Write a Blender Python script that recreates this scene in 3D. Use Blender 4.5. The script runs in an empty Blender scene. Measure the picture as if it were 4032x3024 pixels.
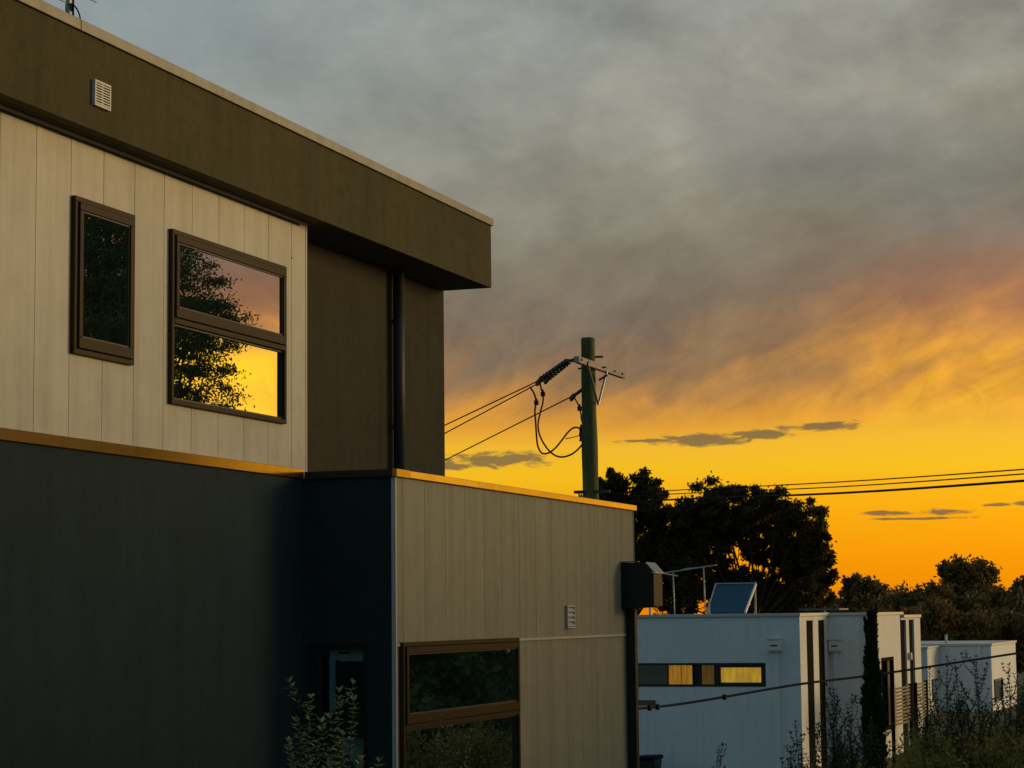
import bpy, math, random
import numpy as np
from mathutils import Matrix, Vector

rng = np.random.default_rng(7)
random.seed(7)
sc = bpy.context.scene
col = sc.collection

# ------------------------------------------------------------------ camera
CAM_Z = 4.2
F_PX = 8600.0                       # focal length for a 4032 px wide frame
FWD = Vector((-0.33111, 0.93780, 0.10442))
RGT = Vector((0.94253, 0.33395, -0.01048))
UPV = Vector((0.04469, -0.09495, 0.99448))
cd = bpy.data.cameras.new('camera')
cam = bpy.data.objects.new('camera', cd)
col.objects.link(cam)
cd.sensor_fit = 'HORIZONTAL'
cd.sensor_width = 36.0
cd.lens = 36.0 * F_PX / 4032.0
cd.clip_start = 0.1
cd.clip_end = 5000
m = Matrix((RGT, UPV, -FWD)).transposed().to_4x4()
m.translation = (0, 0, CAM_Z)
cam.matrix_world = m
sc.camera = cam


def ray(px, py):
    return FWD + RGT * ((px - 2016.0) / F_PX) - UPV * ((py - 1512.0) / F_PX)


def at(px, py, d):                   # point seen at (px, py), d metres along the optical axis
    v = ray(px, py) * d
    return Vector((v.x, v.y, v.z + CAM_Z))


def on(px, py, ax, val):             # point seen at (px, py) on the plane axis = val
    r = ray(px, py)
    t = (val - (CAM_Z if ax == 2 else 0.0)) / r[ax]
    return Vector((r.x * t, r.y * t, r.z * t + CAM_Z))


# ------------------------------------------------------------------ colours
def lin(r, g, b):
    return tuple(((c / 255.0) / 12.92 if c / 255.0 <= 0.04045 else ((c / 255.0 + 0.055) / 1.055) ** 2.4) for c in (r, g, b)) + (1.0,)


# ------------------------------------------------------------------ world: dusk sky with a lit cloud deck
SUN_AZ, SUN_EL = 52.0, 4.0           # degrees, azimuth from +Y towards +X
world = bpy.data.worlds.new('World')
sc.world = world
world.use_nodes = True
wt = world.node_tree
wt.nodes.clear()


class NG:                            # tiny expression helper on a node tree
    def __init__(s, tree):
        s.t = tree

    def n(s, kind, **kw):
        nd = s.t.nodes.new(kind)
        for k, v in kw.items():
            setattr(nd, k, v)
        return nd

    def put(s, sock, v):
        if isinstance(v, bpy.types.NodeSocket):
            s.t.links.new(v, sock)
        else:
            sock.default_value = v

    def m(s, op, a, b=None, c=None):
        nd = s.n('ShaderNodeMath', operation=op)
        for i, v in enumerate((a, b, c)):
            if v is not None:
                s.put(nd.inputs[i], v)
        return nd.outputs[0]

    def mr(s, v, a, b, c=0.0, d=1.0, smooth=True):
        nd = s.n('ShaderNodeMapRange', interpolation_type='SMOOTHSTEP' if smooth else 'LINEAR')
        for i, x in enumerate((v, a, b, c, d)):
            s.put(nd.inputs[i], x)
        return nd.outputs[0]

    def mix(s, f, a, b, blend='MIX'):
        nd = s.n('ShaderNodeMix', data_type='RGBA', blend_type=blend)
        s.put(nd.inputs[0], f)
        s.put(nd.inputs[6], a)
        s.put(nd.inputs[7], b)
        return nd.outputs[2]

    def vec(s, x, y, z=0.0):
        nd = s.n('ShaderNodeCombineXYZ')
        for i, v in enumerate((x, y, z)):
            s.put(nd.inputs[i], v)
        return nd.outputs[0]

    def noise(s, v, scale, detail=4.0, rough=0.55, dist=0.0):
        nd = s.n('ShaderNodeTexNoise')
        s.t.links.new(v, nd.inputs['Vector'])
        nd.inputs['Scale'].default_value = scale
        nd.inputs['Detail'].default_value = detail
        nd.inputs['Roughness'].default_value = rough
        nd.inputs['Distortion'].default_value = dist
        return nd.outputs[0]

    def ramp(s, f, stops):
        nd = s.n('ShaderNodeValToRGB')
        s.put(nd.inputs[0], f)
        e = nd.color_ramp.elements
        while len(e) > 1:
            e.remove(e[-1])
        e[0].position, e[0].color = stops[0]
        for p, c in stops[1:]:
            x = e.new(p)
            x.color = c
        return nd.outputs[0]


g = NG(wt)
tc = g.n('ShaderNodeTexCoord')
sep = g.n('ShaderNodeSeparateXYZ')
wt.links.new(tc.outputs['Generated'], sep.inputs[0])
dx, dy, dz = sep.outputs
az = g.m('MULTIPLY', g.m('ARCTAN2', dx, dy), 57.29578)
el = g.m('MULTIPLY', g.m('ARCSINE', dz), 57.29578)
# noise fields in degrees of azimuth / elevation
v_str = g.vec(g.m('ADD', g.m('MULTIPLY', az, 0.22), g.m('MULTIPLY', el, -0.16)), g.m('ADD', g.m('MULTIPLY', el, 0.50), g.m('MULTIPLY', az, -0.16)), 3.1)
v_flat = g.vec(g.m('MULTIPLY', az, 0.10), g.m('MULTIPLY', el, 0.55), 7.7)
v_puff = g.vec(g.m('ADD', g.m('MULTIPLY', az, 0.30), g.m('MULTIPLY', el, 0.16)), g.m('SUBTRACT', g.m('MULTIPLY', el, 0.46), g.m('MULTIPLY', az, 0.05)), 4.3)
n_str = g.noise(v_str, 1.3, 6, 0.58, 0.35)
n_flat = g.noise(v_flat, 1.0, 5, 0.55, 0.2)
n_puff = g.noise(v_puff, 1.0, 8, 0.60, 0.15)
n_big = g.noise(v_puff, 0.28, 3, 0.5, 0.3)
# height of the lit edge of the cloud deck rises towards the sun
shift = g.m('MULTIPLY', g.m('ADD', g.mr(az, -17.0, -5.0, 0.0, 1.9), g.m('MULTIPLY', g.mr(az, 4.0, 24.0, 0.0, 1.0), g.mr(el, 9.4, 7.4, -1.3, 1.0))), g.mr(el, 4.2, 7.2))
wob = g.m('MULTIPLY', g.m('SUBTRACT', n_str, 0.5), g.mr(el, 4.3, 6.0, 0.0, 3.6))
wob2 = g.m('MULTIPLY', g.m('SUBTRACT', n_flat, 0.5), 0.8)
e2 = g.m('ADD', g.m('SUBTRACT', el, shift), g.m('ADD', wob, wob2))
warm = g.ramp(g.m('DIVIDE', e2, 24.0), [
    (0.0, lin(236, 134, 0)), (1.4 / 24, lin(248, 154, 2)), (2.6 / 24, lin(250, 172, 8)), (3.7 / 24, lin(247, 190, 26)),
    (4.3 / 24, lin(244, 186, 44)), (4.8 / 24, lin(230, 160, 52)), (5.5 / 24, lin(194, 136, 66)), (6.3 / 24, lin(152, 117, 80)), (7.4 / 24, lin(127, 109, 91)),
    (9.6 / 24, lin(133, 126, 109)), (12.2 / 24, lin(149, 146, 132)), (15.5 / 24, lin(152, 153, 147)), (1.0, lin(118, 126, 132))])
# mottling of the deck
mot = g.m('ADD', 1.0, g.m('MULTIPLY', g.m('SUBTRACT', n_puff, 0.5), g.mr(el, 6.0, 11.0, 0.0, 1.1)))
mot2 = g.m('ADD', 1.0, g.m('MULTIPLY', g.m('SUBTRACT', n_big, 0.5), g.mr(el, 6.0, 11.0, 0.0, 0.25)))
warm = g.mix(1.0, warm, g.vec(g.m('MULTIPLY', mot, mot2), g.m('MULTIPLY', mot, mot2), g.m('MULTIPLY', mot, mot2)), 'MULTIPLY')
# thin bluish clear patches, more of them away from the sun
clear = g.m('MULTIPLY', g.mr(az, -14.0, -34.0, 0.0, 0.75), g.mr(el, 8.0, 15.0))
warm = g.mix(clear, warm, lin(140, 157, 159))
clear2 = g.m('MULTIPLY', g.mr(n_big, 0.52, 0.68, 0.0, 0.3), g.mr(el, 7.0, 11.0))
warm = g.mix(clear2, warm, lin(112, 118, 122))
pink = g.m('MULTIPLY', g.mr(az, -14.0, -5.0, 0.0, 0.55), g.m('MULTIPLY', g.mr(el, 6.3, 7.6), g.mr(el, 10.2, 8.4)))
warm = g.mix(pink, warm, lin(172, 112, 84))
# glow below the deck, strongest near the sun's azimuth
da = g.m('DIVIDE', g.m('SUBTRACT', az, 30.0), 24.0)
gl = g.m('MULTIPLY', g.m('EXPONENT', g.m('MULTIPLY', g.m('MULTIPLY', da, da), -1.0)), g.mr(e2, 6.2, 3.6, 0.0, 0.9))
gl1 = g.m('ADD', 1.0, gl)
warm = g.mix(1.0, warm, g.vec(gl1, gl1, gl1), 'MULTIPLY')
# small dark clouds hanging under the deck
acc = None
for (ca, ce, wa, we) in ((-14.3, 4.46, 1.5, 0.17), (-13.0, 4.56, 0.9, 0.13), (-15.9, 4.46, 1.0, 0.05), (-11.4, 4.74, 0.95, 0.12), (-19.8, 4.02, 1.5, 0.20), (-21.0, 3.86, 0.7, 0.10),
                         (-9.75, 2.47, 0.62, 0.07), (-8.4, 2.48, 0.72, 0.085), (-9.0, 2.32, 1.4, 0.035), (-6.95, 2.63, 0.4, 0.05), (-6.2, 2.66, 0.4, 0.06), (4.0, 3.2, 1.8, 0.2), (11.0, 2.4, 1.2, 0.12), (-28.0, 3.3, 1.4, 0.2)):
    a = g.m('DIVIDE', g.m('SUBTRACT', az, ca), wa)
    b = g.m('DIVIDE', g.m('SUBTRACT', el, ce), we)
    b = g.m('SUBTRACT', b, g.m('MULTIPLY', a, 0.12))
    d = g.m('SUBTRACT', 1.0, g.m('SQRT', g.m('ADD', g.m('MULTIPLY', a, a), g.m('MULTIPLY', b, b))))
    acc = d if acc is None else g.m('MAXIMUM', acc, d)
v_w = g.vec(g.m('ADD', g.m('MULTIPLY', az, 0.75), g.m('MULTIPLY', el, -0.55)), g.m('ADD', g.m('MULTIPLY', el, 0.60), g.m('MULTIPLY', az, 0.25)), 9.4)
n_w = g.noise(v_w, 1.0, 7, 0.62, 0.7)
wsp = g.m('ADD', 1.0, g.m('MULTIPLY', g.m('SUBTRACT', n_w, 0.5), g.m('MULTIPLY', g.mr(el, 4.4, 5.6, 0.0, 0.95), g.mr(el, 9.5, 7.0, 0.25, 1.0))))
warm = g.mix(1.0, warm, g.vec(wsp, wsp, g.m('ADD', 0.5, g.m('MULTIPLY', wsp, 0.5))), 'MULTIPLY')
v_fine = g.vec(g.m('MULTIPLY', az, 1.1), g.m('MULTIPLY', el, 4.2), 5.0)
n_fine = g.noise(v_fine, 1.4, 6, 0.62, 0.5)
dm = g.mr(g.m('ADD', acc, g.m('MULTIPLY', g.m('SUBTRACT', n_fine, 0.5), 2.8)), -0.18, 0.45, 0.0, 0.80)
warm = g.mix(dm, warm, lin(100, 88, 70))
# the half of the sky away from the sunset: blue grey dusk
cool = g.ramp(g.m('DIVIDE', el, 60.0), [(0.0, lin(88, 113, 126)), (0.3, lin(98, 126, 140)), (1.0, lin(104, 128, 142))])
cs = g.m('COSINE', g.m('DIVIDE', g.m('SUBTRACT', az, 28.0), 57.29578))
side = g.mr(g.m('ADD', cs, g.mr(el, 20.0, 70.0, 0.0, -0.9)), 0.02, 0.46)
skyc = g.mix(side, cool, warm)
below = g.mr(el, -0.5, -3.0)
skyc = g.mix(below, skyc, lin(60, 52, 40))
nish = g.n('ShaderNodeTexSky', sky_type='NISHITA', sun_disc=False)
nish.sun_elevation = math.radians(SUN_EL)
nish.sun_rotation = math.radians(SUN_AZ)
bg1 = g.n('ShaderNodeBackground')
wt.links.new(skyc, bg1.inputs[0])
bg1.inputs[1].default_value = 0.95
bg2 = g.n('ShaderNodeBackground')
wt.links.new(nish.outputs[0], bg2.inputs[0])
bg2.inputs[1].default_value = 0.004
addw = g.n('ShaderNodeAddShader')
wt.links.new(bg1.outputs[0], addw.inputs[0])
wt.links.new(bg2.outputs[0], addw.inputs[1])
wo = g.n('ShaderNodeOutputWorld')
wt.links.new(addw.outputs[0], wo.inputs[0])

# ------------------------------------------------------------------ sun (low, veiled by cloud)
sl = bpy.data.lights.new('sun', 'SUN')
sl.energy = 2.2
sl.angle = math.radians(24)
sl.color = (1.0, 0.74, 0.38)
sun = bpy.data.objects.new('sun', sl)
col.objects.link(sun)
sd = Vector((math.sin(math.radians(SUN_AZ)) * math.cos(math.radians(SUN_EL)), math.cos(math.radians(SUN_AZ)) * math.cos(math.radians(SUN_EL)), math.sin(math.radians(SUN_EL))))
sun.rotation_euler = sd.to_track_quat('Z', 'Y').to_euler()
sun.location = (30, 30, 30)

vs = sc.view_settings
vs.view_transform = 'Standard'
vs.look = 'None'
vs.exposure = 0.0
vs.gamma = 1.0
vs.use_curve_mapping = False
sc.cycles.max_bounces = 6
sc.cycles.transparent_max_bounces = 8


# ------------------------------------------------------------------ materials
def mat(name, c, rough=0.8, metal=0.0, var=0.12, scale=6.0, bump=0.0, bscale=60.0, streak=0.0, rnd=0.0, spec=0.4, stretch=(1, 1, 1)):
    mm = bpy.data.materials.new(name)
    mm.use_nodes = True
    t = mm.node_tree
    h = NG(t)
    b = t.nodes['Principled BSDF']
    co = h.n('ShaderNodeTexCoord').outputs['Object']
    mp = h.n('ShaderNodeMapping')
    mp.inputs['Scale'].default_value = stretch
    t.links.new(co, mp.inputs[0])
    v = mp.outputs[0]
    n1 = h.noise(v, scale, 5, 0.6)
    f = h.mr(n1, 0.25, 0.75, 1.0 - var, 1.0 + var, False)
    n3 = h.noise(v, scale * 0.13, 3, 0.5)
    f = h.m('MULTIPLY', f, h.mr(n3, 0.3, 0.7, 1.0 - var * 0.7, 1.0 + var * 0.7, False))
    if streak:
        mp2 = h.n('ShaderNodeMapping')
        mp2.inputs['Scale'].default_value = (7.0, 7.0, 0.35)
        t.links.new(co, mp2.inputs[0])
        n2 = h.noise(mp2.outputs[0], 1.0, 5, 0.6)
        f = h.m('MULTIPLY', f, h.mr(n2, 0.42, 0.72, 1.0, 1.0 - streak))
    if rnd:
        oi = h.n('ShaderNodeObjectInfo').outputs['Random']
        f = h.m('MULTIPLY', f, h.mr(oi, 0.0, 1.0, 1.0 - rnd, 1.0 + rnd, False))
    cc = h.mix(1.0, tuple(c) + (1.0,), h.vec(f, f, f), 'MULTIPLY')
    t.links.new(cc, b.inputs['Base Color'])
    b.inputs['Roughness'].default_value = rough
    b.inputs['Metallic'].default_value = metal
    b.inputs['Specular IOR Level'].default_value = spec
    if bump:
        bp = h.n('ShaderNodeBump')
        bp.inputs['Strength'].default_value = bump
        bp.inputs['Distance'].default_value = 0.01
        t.links.new(h.noise(v, bscale, 6, 0.65), bp.inputs['Height'])
        t.links.new(bp.outputs[0], b.inputs['Normal'])
    return mm


def glass_mat(name, dark, refl, rough=0.0, ripple=0.0):
    mm = bpy.data.materials.new(name)
    mm.use_nodes = True
    t = mm.node_tree
    t.nodes.clear()
    h = NG(t)
    d = h.n('ShaderNodeBsdfDiffuse')
    d.inputs[0].default_value = tuple(dark) + (1,)
    gl = h.n('ShaderNodeBsdfGlossy')
    gl.inputs['Color'].default_value = (1, 1, 1, 1)
    gl.inputs['Roughness'].default_value = rough
    if ripple:
        bp = h.n('ShaderNodeBump')
        bp.inputs['Strength'].default_value = ripple
        bp.inputs['Distance'].default_value = 0.01
        t.links.new(h.noise(h.n('ShaderNodeTexCoord').outputs['Object'], 2.2, 2, 0.5), bp.inputs['Height'])
        t.links.new(bp.outputs[0], gl.inputs['Normal'])
    mx = h.n('ShaderNodeMixShader')
    fr = h.n('ShaderNodeFresnel')
    fr.inputs[0].default_value = 1.5
    t.links.new(h.m('MINIMUM', h.m('ADD', fr.outputs[0], refl), 1.0), mx.inputs[0])
    t.links.new(d.outputs[0], mx.inputs[1])
    t.links.new(gl.outputs[0], mx.inputs[2])
    o = h.n('ShaderNodeOutputMaterial')
    t.links.new(mx.outputs[0], o.inputs[0])
    return mm


def emit_mat(name, c, strength):
    mm = bpy.data.materials.new(name)
    mm.use_nodes = True
    t = mm.node_tree
    h = NG(t)
    b = t.nodes['Principled BSDF']
    mp = h.n('ShaderNodeMapping')
    mp.inputs['Scale'].default_value = (4.0, 4.0, 0.5)
    t.links.new(h.n('ShaderNodeTexCoord').outputs['Object'], mp.inputs[0])
    n1 = h.noise(mp.outputs[0], 4.0, 5, 0.65)
    f = h.mr(n1, 0.3, 0.7, 0.62, 1.3, False)
    cc = h.mix(1.0, tuple(c) + (1,), h.vec(f, f, f), 'MULTIPLY')
    t.links.new(cc, b.inputs['Base Color'])
    t.links.new(cc, b.inputs['Emission Color'])
    b.inputs['Emission Strength'].default_value = strength
    b.inputs['Roughness'].default_value = 0.4
    return mm


def leaf_mat(name, c, c2, trans=0.18, rough=0.6):
    mm = bpy.data.materials.new(name)
    mm.use_nodes = True
    t = mm.node_tree
    h = NG(t)
    b = t.nodes['Principled BSDF']
    gi = h.n('ShaderNodeNewGeometry')
    f = h.n('ShaderNodeTexCoord').outputs['Object']
    n1 = h.noise(f, 1.7, 3, 0.6)
    ff = h.m('ADD', h.m('MULTIPLY', gi.outputs['Random Per Island'], 0.55), h.mr(n1, 0.35, 0.65, 0.0, 0.45))
    cc = h.mix(ff, tuple(c) + (1,), tuple(c2) + (1,))
    t.links.new(cc, b.inputs['Base Color'])
    b.inputs['Roughness'].default_value = rough
    b.inputs['Specular IOR Level'].default_value = 0.25
    tr = h.n('ShaderNodeBsdfTranslucent')
    t.links.new(cc, tr.inputs[0])
    mx = h.n('ShaderNodeMixShader')
    mx.inputs[0].default_value = trans
    t.links.new(b.outputs[0], mx.inputs[1])
    t.links.new(tr.outputs[0], mx.inputs[2])
    t.links.new(mx.outputs[0], t.nodes['Material Output'].inputs[0])
    return mm


M = {}
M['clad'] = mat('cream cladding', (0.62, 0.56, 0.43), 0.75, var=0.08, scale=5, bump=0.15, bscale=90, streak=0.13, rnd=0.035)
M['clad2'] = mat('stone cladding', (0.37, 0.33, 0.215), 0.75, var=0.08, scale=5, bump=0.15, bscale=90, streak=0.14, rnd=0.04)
M['fascia'] = mat('brown acrylic render', (0.068, 0.056, 0.013), 0.9, var=0.20, scale=9, bump=0.7, bscale=45, streak=0.20)
M['recess'] = mat('taupe acrylic render', (0.042, 0.037, 0.014), 0.9, var=0.18, scale=9, bump=0.7, bscale=45, streak=0.18)
M['charcoal'] = mat('charcoal acrylic render', (0.017, 0.035, 0.036), 0.9, var=0.20, scale=5, bump=0.7, bscale=45, streak=0.22)
M['trim'] = mat('bronze capping', (0.30, 0.20, 0.07), 0.15, 0.85, var=0.12, scale=8)
M['trim2'] = mat('bronze parapet capping', (0.48, 0.34, 0.14), 0.16, 0.85, var=0.14, scale=6)
M['cap'] = mat('weathered capping', (0.25, 0.22, 0.155), 0.5, 0.15, var=0.14, scale=7, streak=0.2)
M['frame'] = mat('bronze window frame', (0.046, 0.027, 0.007), 0.55, 0.0, var=0.10, scale=10, spec=0.12)
M['frame_dk'] = mat('dark window frame', (0.018, 0.017, 0.016), 0.45, 0.1, var=0.10, scale=10)
M['black'] = mat('black powder coat', (0.008, 0.008, 0.010), 0.5, 0.0, var=0.10, scale=10)
M['rhead_lit'] = mat('rainwater box lit side', (0.12, 0.075, 0.030), 0.6, 0.0, var=0.15, scale=10)  # brown is the warm light on the head's outer face
M['pipe'] = mat('grey brown pipe', (0.050, 0.044, 0.034), 0.55, 0.0, var=0.12, scale=6)
M['soffit'] = mat('soffit sheet', (0.055, 0.045, 0.030), 0.8, var=0.08, scale=5)
M['white_trim'] = mat('pale corner bead', (0.55, 0.53, 0.47), 0.5, var=0.06, scale=8)
M['vent'] = mat('cream plastic', (0.62, 0.58, 0.46), 0.5, var=0.08, scale=15)
M['vent_in'] = mat('vent shadow gap', (0.006, 0.005, 0.004), 0.8, var=0.08, scale=15)
M['glass'] = glass_mat('tinted glass', (0.012, 0.020, 0.014), 0.62, ripple=0.010)
M['glass_lo'] = glass_mat('lower glass', (0.010, 0.022, 0.016), 0.42, ripple=0.012)
def clear_glass(name):
    mm = bpy.data.materials.new(name)
    mm.use_nodes = True
    t = mm.node_tree
    t.nodes.clear()
    h = NG(t)
    tr = h.n('ShaderNodeBsdfTransparent')
    tr.inputs[0].default_value = (0.78, 0.90, 0.88, 1)
    gl = h.n('ShaderNodeBsdfGlossy')
    gl.inputs['Roughness'].default_value = 0.0
    fr = h.n('ShaderNodeFresnel')
    fr.inputs[0].default_value = 1.5
    mx = h.n('ShaderNodeMixShader')
    t.links.new(h.m('MULTIPLY', fr.outputs[0], 1.4), mx.inputs[0])
    t.links.new(tr.outputs[0], mx.inputs[1])
    t.links.new(gl.outputs[0], mx.inputs[2])
    o = h.n('ShaderNodeOutputMaterial')
    t.links.new(mx.outputs[0], o.inputs[0])
    return mm


M['glass_clear'] = clear_glass('clear glass')
M['roof'] = mat('grey roof sheet', (0.16, 0.16, 0.16), 0.5, 0.2, var=0.1, scale=4)
M['white'] = mat('white render', (0.78, 0.78, 0.75), 0.85, var=0.05, scale=7, bump=0.3, bscale=40, streak=0.07)
M['white2'] = mat('off white render', (0.70, 0.67, 0.60), 0.85, var=0.06, scale=7, bump=0.3, bscale=40, streak=0.08)
M['coping'] = mat('metal coping', (0.58, 0.56, 0.50), 0.4, 0.2, var=0.08, scale=6)
M['strip'] = mat('brown strip cladding', (0.012, 0.009, 0.005), 0.9, spec=0.03, var=0.12, scale=9)
M['gold_pane'] = emit_mat('glowing gold pane', (0.60, 0.34, 0.03), 0.55)  # pane glows on its own, brightness behind it put into emission
M['amber_blind'] = emit_mat('lit curtain', (0.46, 0.20, 0.015), 0.48)
M['brown_blind'] = emit_mat('dim curtain', (0.12, 0.06, 0.01), 0.5)
M['slat'] = mat('timber slat', (0.17, 0.11, 0.045), 0.7, var=0.2, scale=12, stretch=(1, 0.15, 6), rnd=0.12)
M['panel_glass'] = mat('solar glass', (0.014, 0.075, 0.12), 0.45, 0.0, var=0.12, scale=6, spec=0.2)
M['galv'] = mat('galvanised metal', (0.42, 0.41, 0.38), 0.45, 0.5, var=0.14, scale=12)
M['pole'] = mat('treated pine pole', (0.10, 0.105, 0.030), 0.9, var=0.55, scale=7, bump=1.0, bscale=12, stretch=(6, 6, 0.35))
M['arm'] = mat('weathered hardwood arm', (0.40, 0.32, 0.23), 0.85, var=0.25, scale=8, bump=0.6, bscale=16, stretch=(5, 0.5, 5))
M['steel'] = mat('dull steel', (0.06, 0.055, 0.045), 0.55, 0.2, var=0.2, scale=12)
M['wire'] = mat('dark cable', (0.020, 0.015, 0.012), 0.6, spec=0.08, var=0.1, scale=10)
M['wire_red'] = mat('brown sheathed cable', (0.060, 0.022, 0.016), 0.6, spec=0.08, var=0.1, scale=10)
M['wire_blue'] = mat('blue black cable', (0.006, 0.009, 0.015), 0.6, spec=0.08, var=0.1, scale=10)
M['porcelain'] = mat('dark glazed insulator', (0.035, 0.03, 0.022), 0.3, var=0.1, scale=10)
M['gum_bark'] = mat('dark gum bark', (0.030, 0.022, 0.012), 0.9, var=0.3, scale=6)
M['bark'] = mat('bark', (0.10, 0.08, 0.055), 0.9, var=0.3, scale=6, bump=0.6, bscale=12, stretch=(4, 4, 0.6))
M['twig'] = mat('twig', (0.05, 0.04, 0.025), 0.9, var=0.2, scale=8)
M['leaf_gum'] = leaf_mat('gum leaf', (0.035, 0.030, 0.006), (0.10, 0.072, 0.016), 0.25)
M['leaf_wood'] = leaf_mat('woodland leaf', (0.11, 0.075, 0.018), (0.24, 0.155, 0.04), 0.30)
M['leaf_cyp'] = leaf_mat('cypress scale', (0.014, 0.028, 0.010), (0.040, 0.060, 0.018), 0.08)
M['leaf_bush'] = leaf_mat('shrub leaf', (0.15, 0.21, 0.08), (0.46, 0.52, 0.24), 0.22, 0.45)
M['leaf_sap'] = leaf_mat('sapling leaf', (0.040, 0.050, 0.018), (0.11, 0.12, 0.045), 0.18)
M['leaf_under'] = leaf_mat('undergrowth leaf', (0.17, 0.16, 0.03), (0.42, 0.29, 0.07), 0.35)
M['leaf_tall'] = leaf_mat('tall tree leaf', (0.05, 0.075, 0.016), (0.13, 0.15, 0.04), 0.25)
M['grass'] = mat('rough grass', (0.075, 0.070, 0.028), 0.95, var=0.35, scale=1.3, bump=0.8, bscale=20)


# ------------------------------------------------------------------ geometry helpers
def tag(o, label=None, cat=None, group=None, kind=None):
    if label:
        o['label'] = label
    if cat:
        o['category'] = cat
    if group:
        o['group'] = group
    if kind:
        o['kind'] = kind
    return o


ROOTLOC = {}


def empty(name, loc, label, cat, group=None):
    o = bpy.data.objects.new(name, None)
    o.empty_display_size = 0.3
    o.location = loc
    col.objects.link(o)
    ROOTLOC[o.name] = Vector(loc)
    return tag(o, label, cat, group)


class MB:
    def __init__(s):
        s.v = []
        s.f = []
        s.smooth = []

    def quad(s, pts, smooth=False):
        i = len(s.v)
        s.v += [tuple(p) for p in pts]
        s.f.append(tuple(range(i, i + len(pts))))
        s.smooth.append(smooth)
        return s

    def box(s, x0, x1, y0, y1, z0, z1):
        i = len(s.v)
        x0, x1 = min(x0, x1), max(x0, x1)
        y0, y1 = min(y0, y1), max(y0, y1)
        z0, z1 = min(z0, z1), max(z0, z1)
        s.v += [(x0, y0, z0), (x1, y0, z0), (x1, y1, z0), (x0, y1, z0), (x0, y0, z1), (x1, y0, z1), (x1, y1, z1), (x0, y1, z1)]
        for q in ((0, 3, 2, 1), (4, 5, 6, 7), (0, 1, 5, 4), (1, 2, 6, 5), (2, 3, 7, 6), (3, 0, 4, 7)):
            s.f.append(tuple(i + k for k in q))
            s.smooth.append(False)
        return s

    def prism(s, prof, axis, a, b):      # prof: list of 2-D points; extruded along axis from a to b
        n = len(prof)
        i = len(s.v)
        for t in (a, b):
            for (p, q) in prof:
                s.v.append({0: (t, p, q), 1: (p, t, q), 2: (p, q, t)}[axis])
        for k in range(n):
            l = (k + 1) % n
            s.f.append((i + k, i + l, i + n + l, i + n + k))
            s.smooth.append(False)
        s.f.append(tuple(i + k for k in range(n - 1, -1, -1)))
        s.f.append(tuple(i + n + k for k in range(n)))
        s.smooth += [False, False]
        return s

    def tube(s, pts, rad, seg=8, caps=True):
        pts = [Vector(p) for p in pts]
        n = len(pts)
        rads = rad if isinstance(rad, (list, tuple)) else [rad] * n
        i0 = len(s.v)
        up = None
        for k in range(n):
            d = (pts[min(k + 1, n - 1)] - pts[max(k - 1, 0)])
            d = d.normalized() if d.length > 1e-9 else Vector((0, 0, 1))
            if up is None:
                up = Vector((0, 0, 1)) if abs(d.z) < 0.9 else Vector((1, 0, 0))
            a = d.cross(up)
            a = a.normalized() if a.length > 1e-6 else Vector((1, 0, 0))
            b = d.cross(a).normalized()
            up = -b if False else (up - d * up.dot(d)).normalized()
            for q in range(seg):
                t = 2 * math.pi * q / seg
                p = pts[k] + (a * math.cos(t) + b * math.sin(t)) * rads[k]
                s.v.append(tuple(p))
        for k in range(n - 1):
            for q in range(seg):
                r = (q + 1) % seg
                s.f.append((i0 + k * seg + q, i0 + k * seg + r, i0 + (k + 1) * seg + r, i0 + (k + 1) * seg + q))
                s.smooth.append(True)
        if caps:
            s.f.append(tuple(i0 + q for q in range(seg - 1, -1, -1)))
            s.f.append(tuple(i0 + (n - 1) * seg + q for q in range(seg)))
            s.smooth += [False, False]
        return s

    def bar(s, p, q, w, h=None):         # rectangular bar from p to q
        h = h or w
        p, q = Vector(p), Vector(q)
        d = (q - p).normalized()
        u = Vector((0, 0, 1)) if abs(d.z) < 0.95 else Vector((1, 0, 0))
        a = d.cross(u).normalized()
        b = a.cross(d).normalized()
        i = len(s.v)
        for e in (p, q):
            for (sa, sb) in ((-1, -1), (1, -1), (1, 1), (-1, 1)):
                s.v.append(tuple(e + a * sa * w / 2 + b * sb * h / 2))
        for k in range(4):
            l = (k + 1) % 4
            s.f.append((i + k, i + l, i + 4 + l, i + 4 + k))
        s.f += [(i + 3, i + 2, i + 1, i), (i + 4, i + 5, i + 6, i + 7)]
        s.smooth += [False] * 6
        return s

    def build(s, name, mt, parent=None, bevel=0.0):
        me = bpy.data.meshes.new(name)
        off = Vector((0, 0, 0))
        r = parent
        while r is not None and r.parent is not None:
            r = r.parent
        if r is not None:
            off = ROOTLOC.get(r.name, Vector((0, 0, 0)))
        me.from_pydata([(x - off.x, y - off.y, z - off.z) for (x, y, z) in s.v], [], s.f)
        me.polygons.foreach_set('use_smooth', s.smooth)
        me.materials.append(M[mt] if isinstance(mt, str) else mt)
        me.update()
        o = bpy.data.objects.new(name, me)
        col.objects.link(o)
        if parent is not None:
            o.parent = parent
        if bevel:
            b = o.modifiers.new('edge', 'BEVEL')
            b.width = bevel
            b.segments = 2
            b.limit_method = 'ANGLE'
        return o


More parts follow.
